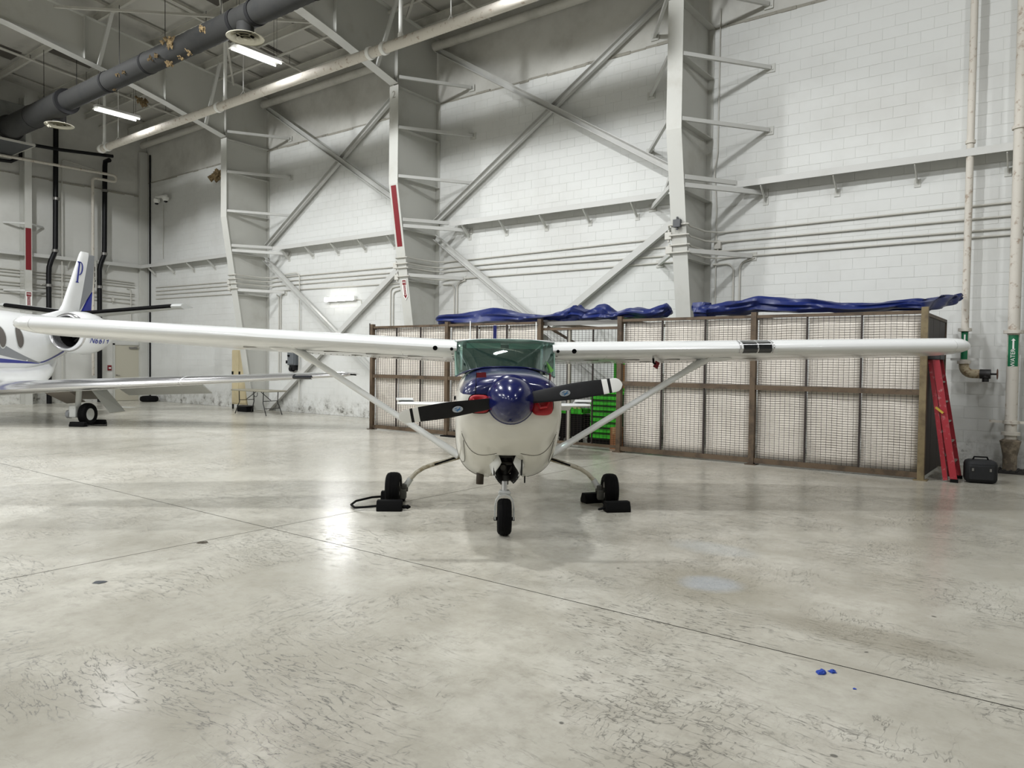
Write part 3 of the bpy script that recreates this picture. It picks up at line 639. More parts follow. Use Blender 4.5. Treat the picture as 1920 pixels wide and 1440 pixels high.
# junction boxes
def jbox(x, y, z, lab, m=CONDUIT, s=0.07):
    j = thing('junction_box', lab, 'box', (x, y, z), 0, 'small junction boxes')
    MB().box(-s, -0.05, -s, s, 0.03, s).build('box', m, j, bevel=0.006)
    MB().lathe([(0.022, -s-0.05), (0.022, -s)], (0, -0.01, 0), 'z', 8).lathe([(0.022, s), (0.022, s+0.05)], (0, -0.01, 0), 'z', 8).build('fitting', m, j)
    return j
jbox(-6.2, fy(4.35)-0.05, 4.38, 'small dark box clipped to the face of the column behind tarps', mat('dark_box', '4A4B4D', 0.5), 0.075)
for z, t in ((4.17, 'higher'), (3.9, 'lower')): jbox(-6.42, fy(z)+0.02, z, 'small white junction box at the column edge behind tarps, %s one' % t)
for z, t in ((4.12, 'higher'), (3.83, 'lower')): jbox(-14.03, fy(z)+0.02, z, 'small white junction box at the red striped column edge, %s one' % t)
for z, t in ((4.12, 'higher'), (3.93, 'lower')): jbox(-21.62, fy(z)+0.02, z, 'small white junction box at the first column edge, %s one' % t)
jbox(-5.9, YW-0.04, 4.1, 'pale conduit fitting where the thin wavy conduit crosses the wall runs')
jbox(XW+0.06, 13.38, 3.88, 'white square box on the end wall above the grey door')
# ---- black drain pipes and other pipes on the end wall
def pipe(name, pts, r, m, lab, group=None, rings=(), n=12):
    o = thing(name, lab, 'pipe', pts[0], 0, group); b = Vector(pts[0])
    MB().tube([Vector(p)-b for p in pts], r, n).build('pipe', m, o)
    for p in rings: MB().lathe([(r+0.002, -0.05), (r+0.025, -0.045), (r+0.025, 0.045), (r+0.002, 0.05)], Vector(p)-b, 'z', n, False).build('coupling', STEELG, o)
    return o
XP = XW+0.28
pipe('drain_pipe', [(XP, 11.33, 9.9), (XP, 11.3, 5.6), (XP, 11.28, 5.4), (XP, 11.16, 5.1), (XP-0.02, 11.1, 4.85), (XP, 11.08, 4.6), (XP, 11.08, 0.0)], 0.085, BLACKP, 'black drain pipe on the end wall beside the red striped post', 'black drain pipes', [(XP, 11.29, 5.45), (XP, 11.33, 7.3), (XP, 11.08, 4.2)])
pipe('drain_pipe', [(XP+0.25, 13.05, 9.02), (XP, 13.02, 9.0), (XP, 13.0, 8.8), (XP, 12.98, 5.7), (XP, 12.97, 5.5), (XP, 12.85, 5.2), (XP, 12.8, 4.95), (XP, 12.8, 4.7), (XP, 12.8, 0.0)], 0.085, BLACKP, 'black drain pipe on the end wall beside the jet fin', 'black drain pipes', [(XP, 12.97, 5.55), (XP, 13.0, 7.9), (XP, 12.8, 4.3)])
pipe('drain_pipe', [(XP+0.2, 10.6, 8.98), (XP+0.2, 11.4, 9.02), (XP+0.2, 13.2, 9.2)], 0.06, BLACKP, 'black pipe running level high across the end wall')
pipe('drain_pipe', [(XP+0.04, 8.5, 8.2), (XP+0.04, 9.9, 8.3), (XP+0.04, 10.2, 8.5), (XP+0.04, 10.2, 8.75)], 0.06, BLACKP, 'black pipe bending up under the air handler shelf')
pipe('water_loop', [(XP+0.2, 8.5, 8.38), (XP+0.2, 13.2, 8.5)] + arc((XP+0.2, 13.2, 8.38), 0.12, 90, -90, (0, 1, 0), (0, 0, 1)) + [(XP+0.2, 12.6, 8.26)] + arc((XP+0.2, 12.6, 8.14), 0.12, 90, 180, (0, 1, 0), (0, 0, 1)) + [(XP+0.2, 12.48, 1.0)], 0.05, RUSTW, 'white pipe doubling back on itself high on the end wall')
pipe('thin_pipe', [(XP-0.1, 12.8, 8.62), (XP-0.1, 11.62, 8.76), (XP-0.1, 11.56, 8.7), (XP-0.1, 11.55, 0.4)], 0.022, CONDUIT, 'thin white pipe dropping down the end wall between black pipes', n=8)
for i, (z, lab) in enumerate([(4.72, 'topmost'), (4.62, 'second'), (4.5, 'third'), (4.28, 'fourth'), (4.18, 'fifth'), (4.02, 'sixth'), (3.9, 'lowest')]):
    tag(MB().tube([(XW+0.05, 8.0, z-0.03), (XW+0.05, 12.5, z-0.06), (XW+0.05, 14.2, z-0.12+0.02*(i % 3))], 0.017, 6).build('conduit', CONDUIT), 'end wall conduit, %s of the seven level runs' % lab, 'conduit', 'end wall conduits')
drop('conduit_drop', [(XW+0.06, 10.9, 4.2), (XW+0.06, 11.0, 4.28)] + [(XW+0.06, 11.1, 4.25), (XW+0.06, 11.12, 3.0)], 'curved conduit drop beside the slim striped end wall column', 0.02, CONDUIT, 'end wall conduit drops')
drop('conduit_drop', [(XW+0.06, 13.9, 4.36), (XW+0.06, 14.02, 4.34), (XW+0.06, 14.06, 4.2), (XW+0.06, 14.06, 2.9)], 'conduit drop on the end wall close to the room corner', 0.02, CONDUIT, 'end wall conduit drops')
vs_ = thing('vertical_sign', 'narrow white vertical plate with dark characters beside the jet fin', 'sign', (XP+0.02, 12.62, 4.7))
MB().box(-0.01, -0.07, -0.55, 0.0, 0.07, 0.6).build('sign_plate', WHT, vs_, smooth=0)
for i, ch in enumerate('JJ61'): text_mesh('sign_word', ch, BLACKP, vs_, 0.2, (0.002, 0, 0.25-0.21*i), (0, 1, 0), (0, 0, 1))
# ---- grey door, alarm
dr = thing('door_1', 'plain grey beige door with a closer arm on the end wall', 'door', (XW, 13.9, 0), 0, None, 'structure')
MB().box(0, -0.5, 0, 0.06, -0.44, 2.22).box(0, 0.47, 0, 0.06, 0.53, 2.22).box(0, -0.5, 2.16, 0.06, 0.53, 2.22).build('door_frame', CREAM, dr, smooth=0)
MB().box(0, -0.44, 0.01, 0.035, 0.47, 2.16).build('door_leaf', DOORM, dr, bevel=0.004)
MB().box(0.035, 0.1, 2.02, 0.09, 0.4, 2.09).bar((0.08, 0.12, 2.05), (0.16, 0.4, 2.13), 0.03, 0.02).build('door_closer', STEELG, dr)
MB().lathe([(0.03, 0), (0.03, 0.02), (0.012, 0.02), (0.012, 0.06)], (0.035, -0.37, 1.0), 'x', 12).bar((0.09, -0.37, 1.0), (0.09, -0.27, 1.0), 0.02, 0.02).build('door_handle', STEELG, dr)
fa = thing('fire_alarm', 'small red fire alarm pull box beside the grey door', 'alarm', (XW, 13.27, 1.28))
MB().box(0, -0.07, -0.1, 0.05, 0.07, 0.1).build('alarm_box', RED, fa, bevel=0.008); MB().box(0.05, -0.04, -0.03, 0.062, 0.04, 0.02).build('pull_handle', WHT, fa)
# ---- twin camera bracket
cc = thing('camera_bracket', 'white twin camera bracket high on the wall near the room corner', 'camera', (-27.9, YW, 7.75))
MB().bar((0, 0, 0), (0, -0.18, 0.05), 0.08, 0.05).bar((-0.38, -0.2, 0.08), (0.42, -0.2, 0.04), 0.07, 0.07).build('bracket_arm', WHT, cc)
for s in (-0.32, 0.36):
    MB().lathe([(0.02, 0.06), (0.11, 0.03), (0.12, -0.05), (0.085, -0.12), (0.03, -0.15)], (s, -0.2, -0.02), 'z', 14).build('camera_dome', WHT, cc)
    MB().lathe([(0.075, -0.125), (0.055, -0.17), (0.01, -0.185)], (s, -0.2, -0.02), 'z', 12).build('camera_lens', BLACKP, cc)
drop('conduit_drop', [(-28.05, yw, 7.55), (-28.02, yw, 6.6), (-28.08, yw, 5.9), (-28.05, yw, 5.5)], 'thin cable dropping from the twin camera bracket', 0.012)
nest = clump('wall_nest', (-24.1, YW-0.12, 8.12), 0.22, TAN, None, 5, 16); tag(nest, 'brown clump of old foam stuck to the wall beside the first column', 'debris')
nest = clump('wall_nest', (-24.7, 12.2, 10.1), 0.2, TAN, None, 6, 14); tag(nest, 'tan clump of insulation caught beside the girder over the strip light', 'debris')
# ---- water pipes by the cage
p1 = thing('water_pipe', 'slim rusty white water pipe ending in an elbow and black valve', 'pipe', (-1.5, 14.42, 1.7), 0, 'water pipes')
MB().tube([(0, 0, 0.05), (0, 0, 8.2)], 0.056, 14).build('pipe', RUSTW, p1)
MB().tube([(0, 0, 0.08), (0, 0, 0.0)] + arc((0.13, 0, 0.0), 0.13, 180, 270, (1, 0, 0), (0, 0, 1))[1:] + [(0.25, 0, -0.13)], 0.075, 14).build('elbow', mat('rusty_cream', 'B5A88C', 0.6, dirt='6E5038', amt=0.8, scale=12, lo=0.5, hi=0.65), p1)
for z, r in ((0.6, 0.1), (0.06, 0.1), (3.7, 0.075)): MB().lathe([(0.058, -0.03), (r, -0.025), (r, 0.025), (0.058, 0.03)], (0, 0, z), 'z', 14, False).build('coupling', RUSTW, p1)
MB().box(-0.2, 0.02, 0.09, 0.2, 0.05, 0.13).build('wall_strap', WHITE, p1)
vb = MB().tube([(0.23, 0, -0.13), (0.38, 0, -0.13)], 0.08, 14).lathe([(0.05, -0.26), (0.05, -0.2), (0.075, -0.19), (0.075, -0.1)], (0.31, 0, 0), 'z', 12).build('valve_body', mat('valve_black', '1E1C1C', 0.5), p1)
MB().tube([(0.37, 0, -0.13), (0.48, 0, -0.13)], 0.016, 8).build('valve_stem', BLACKP, p1)
MB().lathe([(0.075, 0.0), (0.09, 0.008), (0.075, 0.016), (0.06, 0.008), (0.075, 0.0)], (0.465, 0, -0.13), 'x', 18, False).bar((0.473, -0.07, -0.13), (0.473, 0.07, -0.13), 0.012, 0.012).bar((0.473, 0, -0.2), (0.473, 0, -0.06), 0.012, 0.012).build('valve_wheel', mat('valve_wheel_rust', '6A4A38', 0.6), p1)
VD = Vector((-1.5, 14.42, 0)).normalized(); VS = Vector((VD.y, -VD.x, 0))
def band(parent, r, z0, z1, c, word, arrow):
    # wrapped tag facing the room
    a0 = math.atan2(-VD.y, -VD.x); rg = []
    for z in (z0, z1): rg.append([Vector((r*math.cos(a0+t), r*math.sin(a0+t), z)) + Vector(c) for t in (-0.9, -0.5, 0, 0.5, 0.9)])
    MB().loft(rg, False, False, closed=False).build('pipe_tag', TAG, parent)
    o = Vector(c) - VD*(r+0.003)
    if word: text_mesh('tag_word', word, WHT, parent, 0.085, o + Vector((0, 0, z0+(z1-z0)*0.27)), (0, 0, 1), -VS)
    zc = z0+(z1-z0)*0.72; L_ = (z1-z0)*0.17; s = 1 if arrow > 0 else -1
    pts = [(-0.012, -L_), (0.012, -L_), (0.012, L_*0.6), (0.03, L_*0.6), (0, L_), (-0.03, L_*0.6), (-0.012, L_*0.6)]
    MB().add([o + VS*a + Vector((0, 0, zc+s*b)) for a, b in pts], [tuple(range(7))]).build('tag_arrow', WHT, parent, smooth=0)
band(p1, 0.059, 0.11, 0.57, (0, 0, 0), '', -1)
p2 = thing('water_pipe', 'thick white water pipe with a green tag, standing in a floor grate', 'pipe', (-0.82, 14.35, 0.0), 0, 'water pipes')
MB().tube([(0, 0, 0.3), (0, 0, 9.8)], 0.085, 16).build('pipe', RUSTW, p2)
MB().lathe([(0.1, 0.0), (0.1, 0.25), (0.13, 0.42), (0.15, 0.5), (0.1, 0.53)], (0, 0, 0), 'z', 16).build('bell_joint', mat('old_cast_iron', '8E8270', 0.7, dirt='4E453B', amt=0.7, scale=9, lo=0.4, hi=0.6), p2)
for z, r in ((2.25, 0.14), (0.62, 0.13), (5.5, 0.11), (0.8, 0.11)): MB().lathe([(0.086, -0.03), (r, -0.025), (r, 0.025), (0.086, 0.03)], (0, 0, z), 'z', 16, False).build('coupling', RUSTW, p2)
MB().box(-0.3, 0.05, 0.78, 0.3, 0.08, 0.82).bar((-0.25, 0.06, 0.8), (-0.25, 0.335, 0.8), 0.03, 0.03).bar((0.25, 0.06, 0.8), (0.25, 0.335, 0.8), 0.03, 0.03).build('wall_strap', RUSTW, p2)
VD = Vector((-0.82, 14.35, 0)).normalized(); VS = Vector((VD.y, -VD.x, 0))
band(p2, 0.088, 1.7, 2.2, (0, 0, 0), 'WATER', 1)
MB().box(-0.35, -0.3, 0.0, 0.45, 0.25, 0.03).build('floor_grate', mat('grate_black', '242220', 0.8), p2)
gr = MB()
for i in range(9): gr.box(-0.33+i*0.085, -0.28, 0.03, -0.3+i*0.085, 0.23, 0.045)
gr.build('grate_bars', MATS['grate_black'], p2, smooth=0)

# ================================================================== CAGE
CY = 12.35
cg = thing('storage_cage', 'long rusty steel storage cage with wire mesh panels along the wall', 'cage', (-7.7, CY, 0))
PX = [-13.66, -11.21, -8.68, -6.84, -4.31, -1.79]
def cb(x0, y0, z0, x1, y1, z1): return (x0+7.7, y0, z0, x1+7.7, y1, z1)
for i, x in enumerate(PX):
    MB().box(*cb(x-0.045, -0.045, 0, x+0.045, 0.045, 2.55)).box(*cb(x-0.09, -0.09, 0, x+0.09, 0.09, 0.012)).build('post', RUSTL if i == 5 else RUST, cg, smooth=0)
    if i < 5: MB().box(*cb(x-0.03, 0.045, 2.44, x+0.03, 2.25, 2.5)).build('roof_rail', RUST, cg, smooth=0)
for i in range(5):
    a, b = PX[i]+0.045, PX[i+1]-0.045; gate = (i == 2); zt = 2.37 if gate else 2.5
    dy = 0.06 if gate else 0
    pm = MB(); 
    MB().box(*cb(a, dy-0.025, zt-0.05, b, dy+0.025, zt)).build('top_rail', RUST, cg, smooth=0)
    MB().box(*cb(a, dy-0.03, 0.06 if gate else 0.03, b, dy+0.03, 0.11)).build('bottom_rail', RUST, cg, smooth=0)
    if not gate: MB().box(*cb(a, dy-0.03, 1.255, b, dy+0.03, 1.335)).build('middle_rail', RUST, cg, smooth=0)
    if gate:
        MB().box(*cb(a-0.05, 0.1, 2.42, b+0.05, 0.18, 2.5)).build('gate_track', STEELG, cg, smooth=0)
        MB().box(*cb(-8.05, 0.05, 0.05, -7.99, 0.1, 2.35)).build('gate_post', mat('pale_gate_post', '9A958A', 0.5), cg, smooth=0)
        MB().bar((-8.6+7.7, 0.15, 2.4), (-7.9+7.7, 0.3, 2.0), 0.05, 0.05).build('gate_stay', RUST, cg, smooth=0)
    nv = 3
    for k in range(1, nv):
        x = a+(b-a)*k/nv; MB().box(*cb(x-0.012, dy-0.015, 0.1, x+0.012, dy+0.015, zt-0.03)).build('mullion', DBROWN, cg, smooth=0)
    for k in range(nv):
        xa = a+(b-a)*k/nv+0.012; xb = a+(b-a)*(k+1)/nv-0.012; wm = MB(); q = 0.0022
        n = round((xb-xa)/0.0762)
        for j in range(1, n): x = xa+(xb-xa)*j/n; wm.box(*cb(x-q, dy-q, 0.1, x+q, dy+q, zt-0.04))
        z = 0.11+0.038
        while z < zt-0.05: wm.box(*cb(xa, dy+q, z-q, xb, dy+3*q, z+q)); z += 0.0385
        wm.build('wire_mesh', WIRE, cg, smooth=0, kind='stuff')
        if not gate:
            sd = random.Random(i*10+k); f1, f2 = sd.uniform(2, 5), sd.uniform(0, 6)
            MB().sheet(lambda u, v: (xa+(xb-xa)*u+7.7, 0.075+0.012*math.sin(f1*v*3+f2+u*2)+0.006*math.sin(u*9+f2), 0.08+2.36*v), 6, 14).build('backing_sheet', SHEET, cg, solid=0.003)
# return side near the ladder: dark sheets
for k in range(3):
    y0 = 0.05+k*0.66
    MB().box(*cb(-1.8, y0, 0.04, -1.775, y0+0.645, 2.44-0.0*k)).build('side_sheet', DBROWN, cg, smooth=0)
MB().box(*cb(-1.83, 0.05, 2.42, -1.76, 2.05, 2.47)).box(*cb(-1.83, 2.0, 0, -1.76, 2.06, 2.47)).build('side_frame', RUST, cg, smooth=0)
# left return
MB().box(*cb(-13.69, 0.05, 2.42, -13.63, 2.3, 2.47)).bar((-13.66+7.7, 0.05, 1.7), (-13.66+7.7-0.25, 0.5, 2.0), 0.05, 0.05).build('side_frame', RUST, cg, smooth=0)
pst = MB().box(-11.06, 12.42, 0.0, -11.0, 12.48, 0.9).box(-11.25, 12.3-0.12, 0, -10.85, 12.55, 0.025).build('floor_post', BLACK, smooth=0); tag(pst, 'short black post on a flat foot beside the cage post', 'post')
# ---- tarps on the cage roof
def tarp(pts, seed, lab, n=120, ring=22):
    q = random.Random(seed); ph = [q.uniform(0, 6.28) for _ in range(8)]
    P = [Vector(p[:3]) for p in pts]; H = [p[3] for p in pts]; Wd = [p[4] for p in pts]; rings = []
    for i in range(n+1):
        t = i/n*(len(P)-1); k = min(int(t), len(P)-2); f = t-k; fs = f*f*(3-2*f)
        c = P[k].lerp(P[k+1], f); h = H[k]+(H[k+1]-H[k])*fs; wd = Wd[k]+(Wd[k+1]-Wd[k])*fs
        rg = []; end = min(1.0, min(i, n-i)/2.0+0.25)
        for j in range(ring):
            a = 2*math.pi*j/ring
            wr_ = 1+0.12*math.sin(a*3+ph[0]+i*0.09)+0.10*math.sin(a*6+ph[1]-i*0.12)+0.09*math.sin(a*9+ph[2]+i*0.2)+0.04*math.sin(i*0.9+ph[3]+a)
            y = math.cos(a)*wd*wr_*end; z = math.sin(a)*h*wr_*end
            z += 0.012*math.sin(i*0.33+ph[4])
            rg.append((c.x+0.03*math.sin(a*2+i*0.5), c.y+y, max(c.z+z, 2.505 if c.y < 13.2 else c.z-h)))
        rings.append(rg)
    o = MB().loft(rings).build('tarp', TARP, smooth=28); return tag(o, lab, 'tarp', 'blue tarps on the cage roof')
tarp([(-11.75, 12.6, 2.6, 0.1, 0.2), (-11.0, 12.6, 2.62, 0.12, 0.22), (-10.1, 12.6, 2.64, 0.16, 0.25), (-9.3, 12.6, 2.6, 0.11, 0.22), (-8.7, 12.6, 2.57, 0.06, 0.2), (-8.2, 12.6, 2.62, 0.1, 0.22), (-7.95, 12.6, 2.66, 0.15, 0.22), (-7.7, 12.6, 2.62, 0.1, 0.2), (-7.3, 12.6, 2.64, 0.14, 0.25), (-7.05, 12.6, 2.58, 0.07, 0.25), (-6.7, 12.6, 2.62, 0.1, 0.2), (-6.3, 12.6, 2.6, 0.1, 0.2), (-5.95, 12.6, 2.66, 0.12, 0.18)], 4,
     'longer crumpled blue tarp over the cage gate and the airplane cabin')
tarp([(-5.5, 12.6, 2.62, 0.13, 0.18), (-5.25, 12.6, 2.63, 0.13, 0.18), (-5.15, 12.6, 2.62, 0.1, 0.16), (-4.7, 12.6, 2.67, 0.12, 0.2), (-4.3, 12.62, 2.7, 0.12, 0.22), (-3.6, 12.65, 2.66, 0.11, 0.2), (-3.1, 12.7, 2.6, 0.08, 0.2), (-2.4, 12.8, 2.6, 0.07, 0.2), (-1.9, 13.0, 2.63, 0.09, 0.2), (-1.75, 13.5, 2.7, 0.1, 0.12), (-1.62, 14.0, 2.78, 0.08, 0.1), (-1.55, 14.3, 2.83, 0.06, 0.08)], 9,
     'rolled blue tarp reaching past the cage end toward the water pipe')
# ---- things inside the cage gate
tc = thing('tool_chest', 'bright green metal tool chest with eight drawers inside the cage', 'tool chest', (-7.55, 13.35, 0))
MB().box(-0.38, -0.25, 0.12, 0.38, 0.3, 1.05).build('body', GREEND, tc, bevel=0.01)
for i in range(8):
    d = MB().box(-0.36, -0.28, 0.15+i*0.112, 0.36, -0.25, 0.15+i*0.112+0.092).build('drawer', GREEN, tc, bevel=0.005)
    MB().box(-0.34, -0.295, 0.15+i*0.112+0.08, 0.34, -0.28, 0.15+i*0.112+0.092).build('drawer_pull', GREEND, d)
MB().box(-0.4, -0.28, 1.05, 0.4, 0.32, 1.1).build('top_tray', GREEN, tc, bevel=0.008)
MB().box(-0.36, -0.2, 0.0, 0.36, 0.25, 0.12).build('plinth', BLACK, tc)
sr = thing('shelf_rack', 'tall green steel shelf rack behind the green tool chest', 'rack', (-7.3, 13.95, 0))
for x in (-0.42, 0.42):
    for y in (-0.2, 0.2): MB().box(x-0.025, y-0.025, 0, x+0.025, y+0.025, 1.95).build('upright', GREEN, sr, smooth=0)
for z in (0.3, 1.15, 1.93): MB().box(-0.45, -0.23, z-0.03, 0.45, 0.23, z).build('shelf', GREEN, sr, smooth=0)
def carton(name, x, y, z, sx, sy, sz, lab, rz=0.1):
    c = thing(name, lab, 'box', (x, y, z), rz); MB().box(-sx/2, -sy/2, 0, sx/2, sy/2, sz).build('carton', CARD, c, bevel=0.004)
    MB().box(-0.025, -sy/2-0.001, sz*0.7, 0.025, sy/2+0.001, sz+0.001).build('tape', mat('packing_tape', 'B89468', 0.4), c); return c
carton('cardboard_box', -7.28, 13.93, 1.151, 0.6, 0.35, 0.5, 'brown cardboard box on the middle shelf of the green rack', 0.0)
carton('cardboard_box', -7.15, 12.82, 0.0, 0.16, 0.28, 0.42, 'tall narrow cardboard box on the floor in front of the green tool chest')
bt = thing('parts_trolley', 'small green trolley tray holding pale bottles behind the airplane tail', 'trolley', (-8.35, 13.2, 0))
MB().box(-0.3, -0.2, 0.62, 0.3, 0.22, 0.65).box(-0.3, -0.2, 0.65, 0.3, -0.18, 0.72).box(-0.3, 0.2, 0.65, 0.3, 0.22, 0.72).box(-0.3, -0.2, 0.65, -0.28, 0.22, 0.72).box(0.28, -0.2, 0.65, 0.3, 0.22, 0.72).build('tray', GREEN, bt, smooth=0)
MB().box(-0.27, -0.17, 0.14, 0.27, 0.19, 0.6).build('cabinet', BLACK, bt, bevel=0.01)
for sx in (-0.24, 0.24):
    for sy in (-0.15, 0.17): MB().lathe([(0.055, -0.02), (0.06, -0.015), (0.06, 0.015), (0.055, 0.02)], (sx, sy, 0.06), 'x', 14).bar((sx, sy, 0.06), (sx, sy, 0.16), 0.03, 0.03).build('caster', BLACK, bt)
for i, (x, y, lab) in enumerate([(-8.5, 13.12, 'pale bottle at the gate side of the green trolley tray'), (-8.36, 13.2, 'pale bottle in the middle of the green trolley tray'), (-8.22, 13.14, 'pale bottle at the tool chest side of the green trolley tray')]):
    b = thing('bottle', lab, 'bottle', (x, y, 0.651), 0, 'bottles on the trolley')
    MB().lathe([(0.035, 0), (0.038, 0.02), (0.038, 0.12), (0.015, 0.16), (0.013, 0.18)], (0, 0, 0), 'z', 14).build('body', mat('pale_plastic', 'CFC98E', 0.4), b)
    MB().lathe([(0.017, 0.18), (0.017, 0.205)], (0, 0, 0), 'z', 10).build('cap', RED, b)
ct = thing('hand_cart', 'low dark hand cart with small wheels inside the cage gate', 'cart', (-9.32, 13.5, 0))
MB().box(-0.45, -0.3, 0.34, 0.45, 0.3, 0.62).build('bin', mat('dark_blue_bin', '20222C', 0.6), ct, bevel=0.02)
MB().bar((-0.4, -0.28, 0.14), (0.45, -0.28, 0.34), 0.04, 0.04).bar((-0.4, 0.28, 0.14), (0.45, 0.28, 0.34), 0.04, 0.04).bar((0.3, -0.28, 0.1), (0.62, -0.28, 0.55), 0.03, 0.03).build('chassis', STEELG, ct)
for sx in (-0.3, 0.3):
    for sy in (-0.27, 0.27): MB().lathe([(0.1, -0.03), (0.13, -0.025), (0.13, 0.025), (0.1, 0.03)], (sx, sy, 0.13), 'y', 16).build('wheel', BLACK, ct)

# ================================================================== LOOSE THINGS
# ---- red step ladder folded against the cage end
ld = thing('step_ladder', 'red fibreglass step ladder folded and leaning on the cage end', 'ladder', (-1.37, 12.42, 0))
REDL = mat('red_fibreglass', '98222E', 0.45, dirt='BF9A9A', amt=0.45, scale=14, lo=0.55, hi=0.7)
for y, nm in ((0.0, 0), (0.5, 1)):
    MB().prism([(-0.045, -0.012), (0.045, -0.012), (0.045, 0.012), (-0.045, 0.012)], (0, y, 0), (-0.285, y*0.75+0.06, 1.8), (0, 1, 0)).build('front_rail', REDL, ld, smooth=0)
    MB().prism([(-0.03, -0.012), (0.03, -0.012), (0.03, 0.012), (-0.03, 0.012)], (-0.115, y+0.03, 0.02), (-0.36, y*0.75+0.09, 1.78), (0, 1, 0)).build('rear_rail', REDL, ld, smooth=0)
    MB().box(-0.05, y-0.02, 0, 0.05, y+0.02, 0.05).build('foot', BLACK, ld)
for i in range(5):
    t = (i+1)/6.2; MB().box(-0.285*t-0.04, 0.06*t+0.0, 1.8*t-0.012, -0.285*t+0.03, 0.06*t+0.5-0.12*t, 1.8*t+0.012).build('step', mat('aluminium_step', 'A9A49A', 0.4, metal=0.7), ld)
for i in range(4):
    t = (i+1)/5.0; MB().bar((-0.115-0.245*t, 0.03+0.06*t, 1.78*t), (-0.115-0.245*t, 0.53-0.07*t, 1.78*t), 0.025, 0.03).build('rear_bar', STEELG, ld)
MB().box(-0.4, 0.03, 1.78, -0.22, 0.47, 1.86).build('top_cap', mat('ladder_cap', '2C2E30', 0.5), ld, bevel=0.012)
MB().bar((-0.16, -0.02, 1.0), (-0.26, 0.0, 1.08), 0.02, 0.03).build('spreader', mat('brass_spreader', 'B59A3C', 0.4), ld)
bg = thing('tool_bag', 'black soft tool case on the floor beside the red ladder', 'bag', (-1.08, 12.72, 0), R(15))
MB().box(-0.2, -0.15, 0.0, 0.2, 0.15, 0.33).build('case', mat('black_fabric', '17181A', 0.75, dirt='26272B', amt=0.6, scale=15), bg, bevel=0.06)
MB().box(-0.17, -0.17, 0.05, 0.15, -0.14, 0.26).build('pocket', MATS['black_fabric'], bg, bevel=0.012)
MB().tube([(-0.1, 0, 0.32), (-0.08, 0, 0.37), (0.08, 0, 0.37), (0.1, 0, 0.32)], 0.012, 8).build('handle', BLACK, bg)
for x in (-0.12, 0.1): MB().box(x-0.012, -0.176, 0.18, x+0.012, -0.168, 0.22).build('buckle', STEELG, bg)
# ---- folding table, locker, boxes by the first column
ft = thing('folding_table', 'grey plastic folding table with bent steel legs by the locker', 'table', (-19.85, 13.35, 0), R(2))
MB().box(-0.92, -0.34, 0.7, 0.92, 0.34, 0.745).build('tabletop', mat('table_grey', '8F8B7C', 0.6), ft, bevel=0.015)
DK = mat('table_leg_black', '1D1D1B', 0.4)
for s in (-1, 1):
    for y in (-0.26, 0.26): MB().tube([(s*0.6, y, 0.7), (s*0.58, y, 0.36), (s*0.64, y*1.05, 0.26), (s*0.76, y*1.1, 0.0)], 0.014, 8).build('leg', DK, ft)
    MB().tube([(s*0.59, -0.26, 0.42), (s*0.59, 0.26, 0.42)], 0.011, 6).tube([(s*0.66, -0.28, 0.2), (s*0.66, 0.28, 0.2)], 0.011, 6).tube([(s*0.59, 0, 0.44), (s*0.12, 0, 0.68)], 0.011, 6).build('leg_brace', DK, ft)
MB().tube(arc((0, -0.1, 0.62), 0.09, 150, 390, (1, 0, 0), (0, 0, 1), 8), 0.009, 6).build('carry_handle', DK, ft)
lk = thing('locker', 'tall beige two door steel locker behind the first wall column', 'cabinet', (-22.2, 14.4, 0))
MB().box(-0.42, -0.2, 0.16, 0.42, 0.26, 1.98).build('body', BEIGE, lk, bevel=0.006)
for s in (-1, 1):
    d = MB().box(-0.405 if s < 0 else 0.012, -0.22, 0.2, -0.012 if s < 0 else 0.405, -0.2, 1.95).build('door', BEIGE, lk, bevel=0.004)
    MB().box(s*0.2-0.19, -0.24, 1.16, s*0.2-0.11, -0.22, 1.26).build('handle', BLACK, d)
for x in (-0.4, 0.4):
    for y in (-0.18, 0.22): MB().box(x-0.02, y-0.02, 0, x+0.02, y+0.02, 0.16).build('leg', BLACK, lk)
kb = thing('floor_box', 'black box with a dark lid on the floor under the folding table', 'box', (-21.05, 13.68, 0))
MB().box(-0.26, -0.13, 0, 0.26, 0.13, 0.17).build('body', BLACK, kb, bevel=0.01); MB().box(-0.27, -0.14, 0.17, 0.27, 0.14, 0.2).build('lid', mat('dark_lid', '2A2A2C', 0.5), kb, bevel=0.006)
eb = thing('switch_box', 'grey electrical switch box on the wall above the folding table', 'box', (-19.85, YW-0.14, 1.6))
MB().box(-0.22, -0.02, -0.1, 0.2, 0.14, 0.5).build('cabinet', mat('switch_grey', '55595C', 0.5), eb, bevel=0.01)
MB().box(-0.19, -0.035, -0.07, 0.12, -0.02, 0.46).build('door', mat('switch_grey2', '626669', 0.5), eb, bevel=0.006)
MB().box(-0.3, -0.02, -0.05, -0.22, 0.05, 0.05).lathe([(0.03, -0.06), (0.03, 0)], (-0.1, -0.03, 0.2), 'y', 10).build('lever', BLACK, eb)
MB().tube([(-0.14, 0.06, -0.22), (-0.02, 0.06, -0.22)], 0.09, 12).box(-0.15, 0.0, -0.26, 0.12, 0.14, -0.1).build('receptacle', BLACKP, eb)
ty = thing('spare_tyre', 'small black tyre lying on the floor near the room corner', 'tyre', (-28.3, 14.25, 0.0))
MB().lathe([(0.17, 0.02), (0.24, 0.0), (0.31, 0.03), (0.33, 0.1), (0.31, 0.19), (0.24, 0.22), (0.17, 0.2), (0.16, 0.11), (0.17, 0.02)], (0, 0, 0), 'z', 28, False).build('tyre', BLACK, ty)
MB().lathe([(0.165, 0.06), (0.05, 0.09), (0.05, 0.12), (0.165, 0.15)], (0, 0, 0), 'z', 20).build('hub', STEELG, ty)
